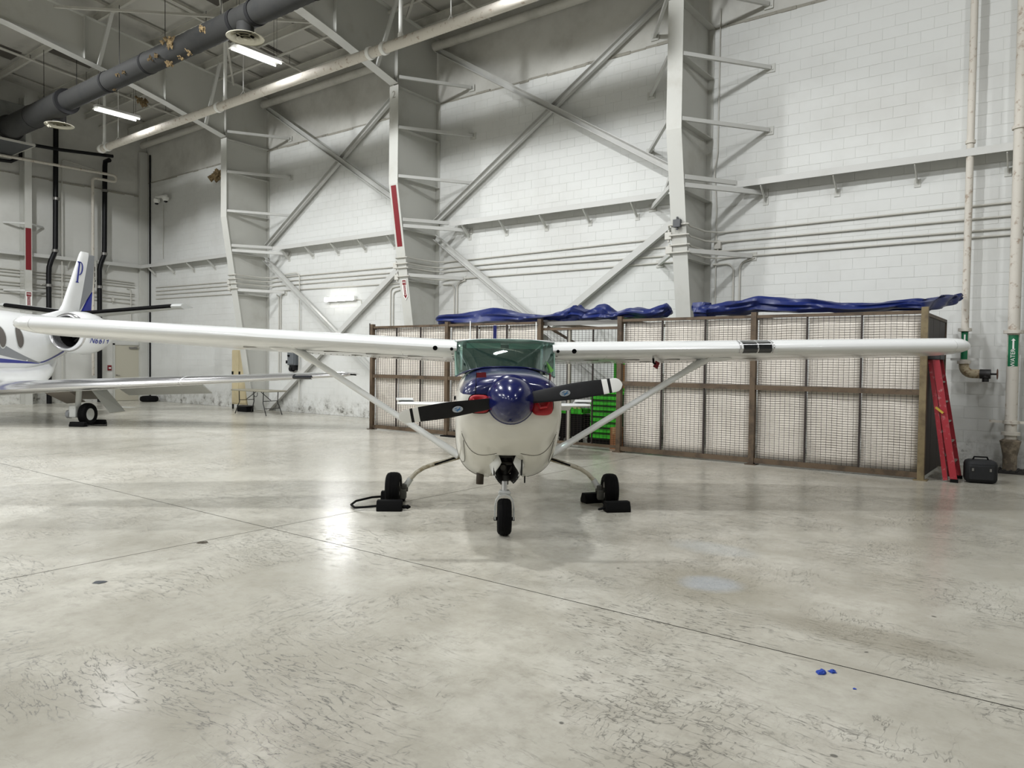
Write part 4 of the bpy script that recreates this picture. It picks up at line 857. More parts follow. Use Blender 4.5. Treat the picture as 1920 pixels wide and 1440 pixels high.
pn = thing('floor_paper', 'thin white sheet of paper lying on the floor far under the jet wing', 'paper', (-25.6, 12.0, 0.001), 0.3)
MB().box(-0.5, -0.2, 0, 0.5, 0.2, 0.004).build('sheet', WHT, pn, smooth=0)
# ---- floor litter
BLUEP = mat('blue_paper', '1C3F9E', 0.7)
def scrap(x, y, r, m, lab, cat, seed, flat=0.35, name='paper_scrap'):
    q = random.Random(seed); rings = []
    n = 10
    top = (x, y, r*flat)
    vs = []
    for k, (rr, h) in enumerate(((1.0, 0.0), (0.85, 0.6), (0.45, 1.0))):
        rings.append([(x+math.cos(2*math.pi*j/n)*r*rr*q.uniform(0.55, 1.2), y+math.sin(2*math.pi*j/n)*r*rr*q.uniform(0.55, 1.2), 0.001+h*r*flat*q.uniform(0.6, 1.3)) for j in range(n)])
    return tag(MB().loft(rings).build(name, m, smooth=0), lab, cat)
scrap(-1.045, 4.16, 0.032, BLUEP, 'crumpled bright blue paper scrap by the long floor joint', 'scrap', 1, 0.5)
scrap(-1.005, 4.21, 0.022, BLUEP, 'smaller blue paper shred touching the crumpled blue scrap', 'scrap', 2, 0.5)
scrap(-0.86, 4.06, 0.011, BLUEP, 'tiny blue paper flake lying apart from the crumpled scrap', 'scrap', 3, 0.25)
scrap(-5.65, 2.48, 0.05, mat('dark_slate_flake', '3A3E42', 0.7), 'dark flat flake on the pale floor near the crossing joints', 'flake', 4, 0.08, 'floor_flake')
scrap(-6.2, 3.6, 0.05, mat('dark_brown_flake', '4A4438', 0.8), 'dark brown flake on the floor beside the straight floor joint', 'flake', 5, 0.1, 'floor_flake')

# ================================================================== LIGHT AIRPLANE (x across, y aft, z up; origin under the nose wheel)
ap = thing('light_airplane', 'white high wing airplane with navy cowl and spinner, two blade propeller', 'airplane', (-4.321, 5.592, 0), R(39.626))
X0 = 0.022
def lerp(a, b, t): return a+(b-a)*t
def interp(tab, y):
    for r0, r1 in zip(tab, tab[1:]):
        if y <= r1[0]:
            t = max(0, (y-r0[0])/(r1[0]-r0[0])); return [lerp(p, q, t) for p, q in zip(r0[1:], r1[1:])]
    return list(tab[-1][1:])
# y, half width, top z, bottom z, height of the widest point, exponent top, exponent bottom
FUS = [(-0.64, 0.375, 1.495, 1.07, 1.29, 2.7, 2.3), (-0.60, 0.425, 1.525, 1.0, 1.28, 2.8, 2.3), (-0.5, 0.455, 1.55, 0.91, 1.25, 2.9, 2.3), (-0.3, 0.48, 1.565, 0.79, 1.20, 3.0, 2.4), (-0.1, 0.492, 1.57, 0.66, 1.15, 3.0, 2.7),
       (0.2, 0.502, 1.58, 0.535, 1.10, 3.1, 3.0), (0.5, 0.512, 1.595, 0.47, 1.05, 3.2, 3.2), (0.95, 0.528, 1.60, 0.465, 1.05, 3.4, 3.2), (1.6, 0.54, 1.6, 0.48, 1.1, 3.4, 3.0), (2.6, 0.52, 1.6, 0.55, 1.15, 3.2, 2.6), (3.3, 0.40, 1.55, 0.66, 1.15, 2.6, 2.2), (4.6, 0.25, 1.4, 0.80, 1.15, 2.2, 2.0), (6.8, 0.05, 1.12, 0.92, 1.02, 2.0, 2.0)]
NR = 72
def fus_ring(y, notch=True, grow=0.0):
    w_, zt, zb, zm, nt, nb = interp(FUS, y); rg = []
    for j in range(NR):
        a = 2*math.pi*j/NR; c, s_ = math.cos(a), math.sin(a); n = nt if s_ >= 0 else nb
        x = math.copysign(abs(c)**(2/n), c)*(w_+grow); h = (zt-zm+grow) if s_ >= 0 else (zm-zb+grow)
        z = zm + math.copysign(abs(s_)**(2/n), s_)*h
        if notch and -0.33 < y < 0.62 and s_ < 0 and abs(x) < 0.125:
            lim = 0.84 + 0.0*y if y > -0.2 else 0.80
            z = max(z, lim)
        rg.append((X0*(1-max(0, y)/4)+x, y, z))
    return rg
ys = [-0.64, -0.625, -0.60, -0.55, -0.5, -0.42, -0.35, -0.32, -0.25, -0.15, 0, 0.15, 0.3, 0.45, 0.5, 0.6, 0.64, 0.8, 0.95]
# nose bowl: from the spinner ring out to the first cowl ring
HZ = 1.325
r0 = fus_ring(-0.64); ring_s = []
for p in r0:
    d = Vector((p[0]-X0, 0, p[2]-HZ)); d.normalize(); ring_s.append((X0+d.x*0.205, -0.672, HZ+d.z*0.205))
mid = [tuple(lerp(a, b, 0.7) for a, b in zip(p, q)) for p, q in zip(ring_s, r0)]; mid = [(x, -0.66, z) for x, y, z in mid]
cowl = MB().loft([ring_s, mid] + [fus_ring(y) for y in ys], True, False).build('cowl', COWL, ap, smooth=50)
MB().lathe([(0.2, -0.685), (0.212, -0.672), (0.222, -0.655), (0.2, -0.65)], (X0, 0, HZ), 'y', 40, False).build('spinner_collar', NAVY, cowl)
ys2 = [0.954, 1.3, 1.6, 2.1, 2.6, 3.0, 3.3, 3.9, 4.6, 5.6, 6.8]
body = MB().loft([fus_ring(y) for y in ys2], True, True).build('fuselage', AWHITE, ap, smooth=50)
# panel seams: dark hairlines and rivets on the lower cowl
def cowl_pt(y, ang, g=0.003):
    w_, zt, zb, zm, nt, nb = interp(FUS, y); a = R(ang); c, s_ = math.cos(a), math.sin(a); n = nt if s_ >= 0 else nb
    return Vector((X0+math.copysign(abs(c)**(2/n), c)*(w_+g), y, zm+math.copysign(abs(s_)**(2/n), s_)*((zt-zm if s_ >= 0 else zm-zb)+g)))
SEAM = mat('panel_seam', '4A463E', 0.7)
sm = MB(); rv = MB()
def seam(pts, rivets=True):
    sm.tube(pts, 0.0022, 5)
    if rivets:
        for i, p in enumerate(pts):
            if i % 3 == 0: rv.lathe([(0.0055, -0.004), (0.004, -0.0065), (0.0005, -0.007)], p + Vector((0, -0.002, 0.016)), 'y', 6)
for s in (0, 1):
    f = lambda a: 180-a if s else a
    seam([cowl_pt(-0.36+0.12*math.sin(t*3.1), f(-28-t*52)) for t in [i/18 for i in range(19)]])
    seam([cowl_pt(-0.28+t*0.7, f(-34-8*math.sin(t*3))) for t in [i/12 for i in range(13)]], False)
    seam([cowl_pt(0.43, f(-5-t*70)) for t in [i/14 for i in range(15)]])
sm.build('panel_seams', SEAM, cowl, kind='stuff'); rv.build('rivets', SEAM, cowl, kind='stuff')
# inlets
for s in (-1, 1):
    il = MB(); rg = []
    for k, (sc, y) in enumerate(((1.0, -0.676), (1.0, -0.66), (0.9, -0.63))):
        rg.append([(X0+s*0.272+0.098*sc*math.copysign(abs(math.cos(a))**0.6, math.cos(a)), y, 1.29+0.085*sc*math.copysign(abs(math.sin(a))**0.6, math.sin(a))) for a in [2*math.pi*j/28 for j in range(28)]])
    il.loft(rg).build('air_inlet', DARK, cowl)  # no opening is cut; a black solid stands for the shade inside
# spinner
spn = MB().lathe([(0.198, -0.69), (0.2, -0.72), (0.192, -0.77), (0.172, -0.83), (0.142, -0.89), (0.105, -0.94), (0.066, -0.978), (0.03, -1.0), (0.001, -1.008)], (X0, 0, HZ), 'y', 40).build('spinner', NAVY, ap, smooth=60)
# propeller
TILT = math.atan2(0.307, 1.9)
pr = bpy.data.objects.new('propeller', None); col.objects.link(pr); pr.parent = ap; pr.location = (X0, -0.75, HZ); pr.rotation_euler = (0, -TILT, 0)
def blade_sec(r, s):
    t = (r-0.12)/0.84
    ch = 0.115+0.05*math.sin(min(1, max(0, t)*1.25)*math.pi*0.5) - 0.05*max(0, t-0.5)/0.5
    th = lerp(0.055, 0.008, min(1, t**0.6)); pit = R(lerp(40, 14, min(1, t)))
    if t > 0.93: ch *= math.sqrt(max(0.02, 1-((t-0.93)/0.07)**2)); th *= math.sqrt(max(0.05, 1-((t-0.93)/0.07)**2))
    pts = []
    for j in range(16):
        a = 2*math.pi*j/16; u = math.cos(a)*ch/2; v = math.sin(a)*th/2*(1 if math.sin(a) > 0 else 0.6)
        z = (u*math.cos(pit)-v*math.sin(pit)); y = s*0 + u*math.sin(pit)+v*math.cos(pit)
        pts.append((s*r, y*s if 0 else y, z*s))
    return pts
for s in (1, -1):
    def seg_(r0_, r1_, n, name, m, par):
        rs = [r0_+(r1_-r0_)*i/n for i in range(n+1)]; return MB().loft([blade_sec(r, s) for r in rs]).build(name, m, par, smooth=50)
    bl = seg_(0.13, 0.79, 16, 'blade', PROPB, pr)
    seg_(0.79, 0.838, 3, 'white_band', WHT, bl); seg_(0.838, 0.863, 2, 'black_band', PROPB, bl); seg_(0.863, 0.962, 12, 'tip_cap', WHT, bl)
    # oval maker's decal
    SIL = mat('decal_silver', 'A9B2BC', 0.4); DB = mat('decal_blue', '2F6FA8', 0.4)
    xd = s*0.46; yd = -0.042
    MB().lathe([(0.045, -0.002), (0.045, 0.002)], (0, 0, 0), 'y', 24).build('decal', SIL, bl)
    de = bpy.data.objects[-1] if False else [o for o in bl.children if o.name.startswith('decal')][-1]
    for v in de.data.vertices: v.co.z *= 0.62; v.co.y -= 0.0
    de.location = (xd, yd+0.006, -0.004); de.rotation_euler = (R(22)*1, 0, TILT*0)
    lg_ = MB().add([(x, -0.004, z) for x, z in ((-0.032, -0.004), (0.008, 0.004), (0.022, 0.02), (0.026, 0.014), (0.016, 0.0), (0.034, -0.006), (0.01, -0.008), (-0.006, -0.02), (-0.014, -0.019), (-0.004, -0.008))], [tuple(range(10))])
    lg_.add([(x, -0.0045, z) for x, z in ((-0.028, 0.01), (-0.006, 0.02), (0.0, 0.016), (-0.02, 0.007))], [(0, 1, 2, 3)])
    e = lg_.build('decal_mark', DB, bl, smooth=0); e.location = de.location; e.rotation_euler = de.rotation_euler
MB().lathe([(0.075, 0.1), (0.075, 0.16)], (0, 0, 0), 'x', 18).lathe([(0.075, -0.16), (0.075, -0.1)], (0, 0, 0), 'x', 18).build('hub', STEELG, pr)
# wings
def wz(x): ax = abs(x); return 1.795+0.034*(ax-0.55)-0.0095*(x)
AF = [(1.0, 0.002), (0.9, 0.021), (0.75, 0.045), (0.6, 0.066), (0.45, 0.08), (0.3, 0.086), (0.2, 0.081), (0.12, 0.07), (0.06, 0.053), (0.025, 0.035), (0.008, 0.02), (0.0, 0.0),
      (0.008, -0.017), (0.025, -0.026), (0.06, -0.034), (0.12, -0.040), (0.2, -0.042), (0.3, -0.042), (0.45, -0.036), (0.6, -0.028), (0.75, -0.018), (0.9, -0.008), (1.0, -0.002)]
INC = R(-5.3)
def chord(ax): return 1.63 if ax < 2.6 else lerp(1.63, 1.16, (ax-2.6)/2.65)
def wing_pt(x, c, z, f=1.0):
    ch = chord(abs(x))*f; y = c*ch; zz = z*1.63*(0.75+0.25*ch/1.63)*f
    return (X0+x, 1.10+0.03*max(0, abs(x)-2.6)+(chord(abs(x))-ch)*0.35+y*math.cos(INC), wz(x)+y*math.sin(INC)+zz*1.0)
def wing_ring(x, c0, c1, f=1.0):
    up = [p for p in AF[:12] if c0 <= p[0] <= c1]; lo = [p for p in AF[11:] if c0 <= p[0] <= c1]
    def zat(tab, c):
        for (a, za), (b, zb) in zip(tab, tab[1:]):
            if min(a, b) <= c <= max(a, b): return za+(zb-za)*(c-a)/(b-a)
        return 0
    U = sorted(set([p[0] for p in up] + [c0, c1]), reverse=True); Lw = sorted(set([p[0] for p in lo] + [c0, c1]))
    pts = [wing_pt(x, c, zat(AF[:12], c), f) for c in U]
    if c0 > 0: pts += [wing_pt(x, c, zat(AF[11:], c), f) for c in Lw]
    else: pts += [wing_pt(x, c, zat(AF[11:], c), f) for c in Lw if c > 0]
    return pts
for s in (-1, 1):
    wg = MB().loft([wing_ring(s*x, 0, 0.72) for x in (0.53, 1.2, 1.9, 2.6, 3.5, 4.4, 5.15)]).build('wing', AWHITE, ap, smooth=45)
    MB().loft([wing_ring(s*5.155, 0, 1.0), wing_ring(s*5.24, 0, 1.0, 0.985), wing_ring(s*5.31, 0, 1.0, 0.93), wing_ring(s*5.365, 0, 1.0, 0.8), wing_ring(s*5.39, 0, 1.0, 0.55)]).build('wing_tip', AWHITE, wg, smooth=60)
    MB().loft([wing_ring(s*x, 0.727, 1.0) for x in (0.62, 1.6, 2.55)]).build('flap', AWHITE, wg, smooth=45)
    MB().loft([wing_ring(s*x, 0.727, 1.0) for x in (2.57, 3.8, 5.14)]).build('aileron', AWHITE, wg, smooth=45)
    # underside details
    def under(x, c, d=0.0):
        z = None
        for (a, za), (b, zb) in zip(AF[11:], AF[12:]):
            if a <= c <= b: z = za+(zb-za)*(c-a)/(b-a)
        p = wing_pt(x, c, z); return Vector((p[0], p[1], p[2]-d))
    for x, c in ((1.02, 0.3), (1.5, 0.3), (1.98, 0.3), (2.9, 0.32), (1.25, 0.6), (1.75, 0.6)):
        p = under(s*x, c); MB().lathe([(0.085, -0.002), (0.092, -0.0005), (0.092, 0.004), (0.08, 0.004)], p, 'z', 22, False).build('inspection_ring', mat('ring_grey', '6C685E', 0.6), wg)
    sl = MB()
    for x in (1.15, 2.35): sl.tube([under(s*x, c, 0.0005) for c in (0.08, 0.2, 0.4, 0.6, 0.7)], 0.002, 4)
    sl.tube([under(s*x, 0.26, 0.0005) for x in (0.7, 1.6, 2.3)], 0.0015, 4)
    sl.build('panel_seams', SEAM, wg, kind='stuff')
    rv = MB()
    for i in range(24):
        p = under(s*(0.7+i*0.075), 0.715, 0.001); rv.box(p.x-0.006, p.y-0.006, p.z-0.003, p.x+0.006, p.y+0.006, p.z+0.002)
    for i in range(5):
        p = under(s*0.58, 0.06+i*0.1, 0.001); rv.box(p.x-0.01, p.y-0.008, p.z-0.003, p.x+0.01, p.y+0.008, p.z+0.002)
    rv.build('rivets', SEAM, wg, kind='stuff')
    for x, r, h in ((0.585, 0.018, 0.018), (0.765, 0.026, 0.017)):
        p = Vector((X0+s*x, 1.104, wz(s*x)-0.01)); MB().lathe([(r, -0.006), (r, 0.04)], p, 'y', 16).build('air_vent', DARK, wg)  # black disc on the skin paints the shade of a vent hole
    # strut with cuffs
    a = Vector((X0+s*0.50, 1.28, 0.60)); b = under(s*2.42, 0.33) + Vector((0, 0, 0.02)); rg = []
    for i, t in enumerate((0, 0.04, 0.1, 0.14, 0.5, 0.86, 0.9, 0.97, 1.0)):
        c = a.lerp(b, t); k = 1.0 if 0.1 < t < 0.9 else 1.25 if t < 0.96 else 2.0
        d = (b-a).normalized(); ny = Vector((0, 1, 0)); ny = (ny-d*ny.dot(d)).normalized(); nz = d.cross(ny)
        rg.append([c + ny*(0.065*k*math.cos(q)) + nz*(0.035*min(k, 1.35)*math.sin(q)) for q in [2*math.pi*j/16 for j in range(16)]])
    MB().loft(rg).build('wing_strut', AWHITE, ap, smooth=60)
    p = under(s*2.52, 0.2)
    rg = []
    for sc, dz in ((1.0, 0.006), (0.9, -0.01), (0.55, -0.03), (0.2, -0.045)): rg.append([(p.x+0.16*sc*math.cos(q)-s*0.05*(1-sc), p.y+0.1+0.13*sc*math.sin(q), p.z+dz-0.005) for q in [2*math.pi*j/18 for j in range(18)]])
    MB().loft(rg).build('strut_cuff', AWHITE, wg, smooth=60)
    MB().tube([under(s*2.36, 0.36, 0.03), under(s*2.33, 0.36, 0.055)], 0.009, 8).build('tie_down', BLACK, wg)
wR = [o for o in ap.children if o.name.startswith('wing') and not o.name.startswith('wing_')][-1]
# landing light window in the leading edge
def le_ring(x, g):
    out = []
    for c, z in [(0.09, 0.062), (0.05, 0.049), (0.025, 0.035), (0.008, 0.02), (0.0, 0.0), (0.008, -0.017), (0.03, -0.028)]:
        p = wing_pt(x, c, z); out.append((p[0], p[1]-g*(1.2 if c < 0.03 else 0.5), p[2]+g*(0.8 if z > 0 else -0.5)))
    return out
MB().loft([le_ring(2.66, 0.006), le_ring(2.82, 0.006)], False, False, closed=False).build('landing_light', mat('dark_lens', '16181C', 0.06, coat=1.0), wR, smooth=60)
MB().loft([le_ring(2.83, 0.006), le_ring(2.985, 0.006)], False, False, closed=False).build('landing_light', MATS['dark_lens'], wR, smooth=60)
for x in (2.62, 2.82, 3.0): MB().loft([le_ring(x, 0.008), le_ring(x+0.014, 0.008)], False, False, closed=False).build('light_frame', CHROME, wR, smooth=60)
# cabin: roof, side frames, interior, glass
def rf(x, y): return wz(0.55)+0.115-0.02*(x/0.55)**2 - 0.03*max(0, y-2.0)**2
MB().sheet(lambda u, v: (X0-0.545+1.09*u, 1.17+1.7*v, rf(-0.545+1.09*u, 1.17+1.7*v)), 10, 8).build('cabin_roof', AWHITE, ap, smooth=60, solid=0.02)
for s in (-1, 1):
    MB().bar((X0+s*0.53, 0.93, 1.5), (X0+s*0.54, 1.2, 1.86), 0.022, 0.022).build('door_post', mat('post_green', '6F8F80', 0.4), ap)
    MB().bar((X0+s*0.53, 1.95, 1.5), (X0+s*0.535, 1.95, 1.86), 0.05, 0.02).build('door_post', AWHITE, ap)
    MB().bar((X0+s*0.51, 2.6, 1.5), (X0+s*0.5, 2.75, 1.8), 0.05, 0.02).build('door_post', AWHITE, ap)
    MB().add([(X0+s*0.535, 0.97, 1.5), (X0+s*0.535, 1.93, 1.5), (X0+s*0.54, 1.93, 1.88), (X0+s*0.54, 1.22, 1.88)], [(0,1,2,3)]).build('side_window', GLASS, ap, smooth=0)
    MB().add([(X0+s*0.53, 1.97, 1.5), (X0+s*0.515, 2.58, 1.5), (X0+s*0.51, 2.7, 1.84), (X0+s*0.535, 1.97, 1.88)], [(0,1,2,3)]).build('side_window', GLASS, ap, smooth=0)
    st = MB().box(X0+s*0.25-0.19, 1.75, 1.3, X0+s*0.25+0.19, 1.87, 1.72).box(X0+s*0.25-0.12, 1.77, 1.72, X0+s*0.25+0.12, 1.84, 1.83).build('seat', INTER, ap, bevel=0.03)
    MB().box(X0+s*0.235-0.19, 1.19, 1.805, X0+s*0.235+0.19, 1.205, 1.865).build('sun_visor', mat('visor_green', '9CC4AE', 0.4), ap, bevel=0.006)
MB().box(X0-0.5, 2.45, 1.5, X0+0.5, 2.5, 1.88).build('rear_bulkhead', INTER, ap)
MB().sheet(lambda u, v: (X0-0.49+0.98*u, 0.62+0.5*v+0.25*abs(2*u-1)**2.5*(1-v), 1.608-0.02*v-0.05*abs(2*u-1)**3), 12, 5).build('glareshield', mat('glareshield_dark', '22302E', 0.7), ap)
MB().box(X0-0.05, 0.85, 1.6, X0+0.05, 0.95, 1.66).build('compass', BLACK, ap, bevel=0.01)
def ws(u, v):
    q = 2*u-1; a = abs(q)
    b = Vector((X0+0.528*q, 0.50+0.45*a**3.2, 1.603-0.11*a**3)); t = Vector((X0+0.546*q, 1.17+0.04*a**4, rf(0.545*q, 1.17)+0.008))
    m = b.lerp(t, 0.5) + Vector((0.012*q, -0.05*(1-a**4), 0.045*(1-0.3*a)))
    return b*(1-v)**2 + m*2*v*(1-v) + t*v*v
MB().sheet(ws, 28, 12).build('windshield', GLASS, ap, smooth=80)
MB().tube([ws(i/28, 0)+Vector((0, -0.004, 0.002)) for i in range(29)], 0.008, 6).build('windshield_strip', NAVY, ap)
MB().tube([ws(0.0, i/10) for i in range(11)], 0.008, 6).tube([ws(1.0, i/10) for i in range(11)], 0.008, 6).build('windshield_post', mat('post_green', '6F8F80', 0.4), ap)
hc = MB().prism([(-0.02, -0.001), (0.02, -0.001), (0.02, 0.001), (-0.02, 0.001)], (X0+0.42, 0.86, 1.66), (X0+0.5, 0.84, 1.56), (0, 1, 0)).build('green_tag', mat('lime_tag', '6FB04E', 0.5), ap, smooth=0)
for x, y in ((-0.40, 2.15), (0.42, 2.15)):
    MB().tube([(X0+x, y, rf(0.4, y)-0.0), (X0+x, y+0.05, 2.16)], 0.007, 6).build('antenna', WHT, ap)
# tail
MB().loft([[(0.0-0.008+q[0], q[1], q[2]) for q in ((-0.03, 5.5, 1.25), (0.03, 5.5, 1.25), (0.02, 6.9, 1.2), (-0.02, 6.9, 1.2))], [(-0.03, 6.15, 2.31), (0.03, 6.15, 2.31), (0.015, 6.8, 2.31), (-0.015, 6.8, 2.31)], [(-0.01, 6.3, 2.34), (0.01, 6.3, 2.34), (0.008, 6.75, 2.34), (-0.008, 6.75, 2.34)]]).build('tail_fin', NAVY, ap, smooth=30)
for s in (-1, 1):
    def srg(x, y0, ch, th): return [(X0*0+s*x, y0+ch*c, 0.925+th*z+0.012*x*0) for c, z in ((0, 0), (0.05, 0.5), (0.3, 1.0), (1.0, 0.5), (1.0, -0.5), (0.3, -1.0), (0.05, -0.5))]
    sb = MB().loft([srg(0.05, 5.45, 0.8, 0.045), srg(1.6, 5.75, 0.5, 0.03), srg(1.69, 5.85, 0.4, 0.018)]).build('stabilizer', AWHITE, ap, smooth=50)
    MB().loft([[(s*x, 6.26, 0.94), (s*x, 6.26, 0.90), (s*x, 6.7, 0.78), (s*x, 6.7, 0.785)] for x in (0.1, 1.42)]).loft([[(s*x, 5.95, 1.02), (s*x, 5.95, 0.985), (s*x, 6.3, 0.9), (s*x, 6.3, 0.93)] for x in (1.42, 1.71)]).build('elevator', AWHITE, ap, smooth=0)
# main gear
def wheel(parent, o, r, wd, hubm, nm='tyre'):
    w2 = wd/2
    t = MB().lathe([(r*0.52, -w2*0.7), (r*0.62, -w2*0.92), (r*0.8, -w2), (r*0.93, -w2*0.82), (r*0.985, -w2*0.5), (r, -w2*0.3), (r*0.985, -w2*0.28), (r*0.985, -w2*0.2), (r, -w2*0.18), (r, -w2*0.02), (r*0.985, 0), (r, w2*0.02), (r, w2*0.18), (r*0.985, w2*0.2), (r*0.985, w2*0.28), (r, w2*0.3), (r*0.985, w2*0.5), (r*0.93, w2*0.82), (r*0.8, w2), (r*0.62, w2*0.92), (r*0.52, w2*0.7)], o, 'x', 40, False).build(nm, BLACK, parent, smooth=30)
    h = MB().lathe([(0.01, -w2*0.6), (r*0.3, -w2*0.62), (r*0.5, -w2*0.78), (r*0.54, -w2*0.7), (r*0.54, w2*0.7), (r*0.5, w2*0.78), (r*0.3, w2*0.62), (0.01, w2*0.6)], o, 'x', 24).build('wheel_hub', hubm, t)
    return t
for s in (-1, 1):
    g = bpy.data.objects.new('main_gear', None); col.objects.link(g); g.parent = ap
    zo = 0
    pts = [(X0+s*0.48, 1.45, 0.565), (X0+s*0.65, 1.45, 0.515), (X0+s*0.80, 1.45, 0.472), (X0+s*0.90, 1.45, 0.435), (X0+s*0.985, 1.45, 0.38), (X0+s*1.05, 1.45, 0.31), (X0+s*1.09, 1.45, 0.255)]
    MB().tube(pts, 0.024, 12).build('gear_leg', mat('gear_leg_paint', 'B9B3A2', 0.4, dirt='7A6A44', amt=0.7, scale=7, lo=0.5, hi=0.6), g)
    MB().bar(Vector(pts[0])+Vector((s*0.03, -0.024, 0.0)), Vector(pts[2])+Vector((-s*0.02, -0.024, 0.004)), 0.006, 0.02).build('brake_line', BLACK, g)
    MB().tube([pts[5], (X0+s*1.105, 1.45, 0.225)], 0.034, 12).build('leg_cuff', LGREY, g)
    MB().tube([(X0+s*1.08, 1.45, 0.19), (X0+s*1.2, 1.45, 0.19)], 0.03, 12).box(X0+s*1.13-0.035, 1.36, 0.09, X0+s*1.13+0.035, 1.46, 0.2).box(X0+s*1.12-0.03, 1.4, 0.18, X0+s*1.12+0.03, 1.5, 0.25).build('brake_caliper', mat('brake_grey', '4A4A44', 0.5), g, bevel=0.008)
    wheel(g, (X0+s*1.245, 1.6 if 0 else 1.45, 0.192), 0.19, 0.165, STEELG)
# nose gear
ng = bpy.data.objects.new('nose_gear', None); col.objects.link(ng); ng.parent = ap
nx = 0.0
wheel(ng, (nx, 0.0, 0.175), 0.175, 0.135, STEELG)
MB().tube([(nx, 0.06, 0.80), (nx, 0.045, 0.56)], 0.045, 14).lathe([(0.062, 0.52), (0.062, 0.575)], (nx, 0.04, 0), 'z', 14).build('oleo_cylinder', mat('oleo_dark', '2B2B29', 0.5), ng)
MB().tube([(nx, 0.045, 0.56), (nx, 0.03, 0.42)], 0.026, 14).build('oleo_piston', CHROME, ng)
MB().box(nx-0.05, -0.01, 0.385, nx+0.05, 0.08, 0.425).lathe([(0.016, -0.06), (0.016, 0.06)], (nx, 0.0, 0.405), 'x', 10).build('fork_crown', LGREY, ng, bevel=0.008)
fk = [(nx-0.088, 0.0, 0.15), (nx-0.09, 0.0, 0.26), (nx-0.08, 0.005, 0.33), (nx-0.05, 0.01, 0.375), (nx, 0.012, 0.392), (nx+0.05, 0.01, 0.375), (nx+0.08, 0.005, 0.33), (nx+0.09, 0.0, 0.26), (nx+0.088, 0.0, 0.15)]
rg = []
for i, p in enumerate(fk):
    d = (Vector(fk[min(i+1, 8)])-Vector(fk[max(i-1, 0)])).normalized(); n_ = Vector((0, 1, 0)); b_ = d.cross(n_)
    rg.append([Vector(p)+n_*y+b_*q for y, q in ((-0.03, -0.007), (0.04, -0.007), (0.04, 0.007), (-0.03, 0.007))])
MB().loft(rg).build('fork', LGREY, ng, smooth=50)
MB().tube([(nx-0.1, 0, 0.155), (nx+0.1, 0, 0.155)], 0.018, 10).build('axle', BLACK, ng)
MB().bar((nx-0.03, 0.08, 0.54), (nx-0.03, 0.13, 0.47), 0.02, 0.02).bar((nx+0.03, 0.08, 0.54), (nx+0.03, 0.13, 0.47), 0.02, 0.02).bar((nx, 0.13, 0.47), (nx, 0.08, 0.41), 0.05, 0.02).build('torque_link', STEELG, ng)
GB_ = mat('gear_bay_dark', '151514', 0.7)
MB().box(X0-0.135, -0.2, 0.6, X0-0.122, 0.6, 0.9).box(X0+0.122, -0.2, 0.6, X0+0.135, 0.6, 0.9).box(X0-0.13, -0.22, 0.845, X0+0.13, 0.6, 0.86).box(X0-0.13, 0.5, 0.52, X0+0.13, 0.52, 0.88).build('gear_bay', GB_, ng, smooth=0)
MB().box(nx-0.09, -0.02, 0.74, nx+0.1, 0.1, 0.79).bar((nx-0.06, 0.0, 0.74), (nx-0.02, 0.03, 0.58), 0.03, 0.03).bar((nx+0.08, 0.0, 0.78), (nx+0.03, 0.03, 0.58), 0.02, 0.03).tube([(nx-0.1, -0.05, 0.7), (nx+0.1, -0.05, 0.69)], 0.018, 8).tube([(nx+0.06, -0.06, 0.82), (nx+0.08, -0.04, 0.7), (nx+0.03, -0.02, 0.6)], 0.01, 6).lathe([(0.03, -0.03), (0.03, 0.03)], (nx-0.02, -0.06, 0.66), 'y', 12).build('gear_linkage', mat('linkage_dark', '3A3834', 0.45, metal=0.5), ng, bevel=0.004)
DOORP = [(0.835, 0.098, 0.115), (0.80, 0.085, 0.140), (0.76, 0.066, 0.158), (0.727, 0.054, 0.166), (0.69, 0.072, 0.166), (0.655, 0.095, 0.158), (0.62, 0.113, 0.145), (0.575, 0.10, 0.122), (0.54, 0.075, 0.09), (0.522, 0.055, 0.062)]
for s in (-1, 1):
    rg = []
    for z, xf, xo in DOORP:
        yf = -0.24+0.1*abs(z-0.72)/0.2
        rg.append([(nx+0.014+s*(xf+(xo-xf)*u), yf+(0.62-yf)*0.0+0.16*(1-math.sqrt(max(0, 1-u*u))) if u < 1 else yf+0.16, z) for u in (0, 0.25, 0.5, 0.75, 0.9, 0.98)] + [(nx+0.014+s*xo, yf+0.18, z), (nx+0.014+s*xo*0.98, 0.35, z+0.01)])
    gd = MB().loft(rg, False, False, closed=False).build('gear_door', AWHITE, ng, smooth=80, solid=0.01)
    rg = []
    for z, xf, xo in DOORP[4:]: rg.append([(nx+0.014+s*(xf+0.004), -0.18, z), (nx+0.014+s*max(0.035, xf-0.06), 0.02, z+0.004)])
    MB().loft(rg, False, False, closed=False).build('door_lining', GB_, gd, smooth=80, solid=0.006)
MB().tube([(X0-0.255, 0.3, 0.6), (X0-0.26, 0.3, 0.44)], 0.036, 14, False).build('exhaust_pipe', mat('sooty_brown', '3A3026', 0.6), ap, solid=0.004)
MB().tube([(X0+0.19, 0.35, 0.52), (X0+0.19, 0.35, 0.445)], 0.008, 6).build('drain_tube', BLACK, ap)
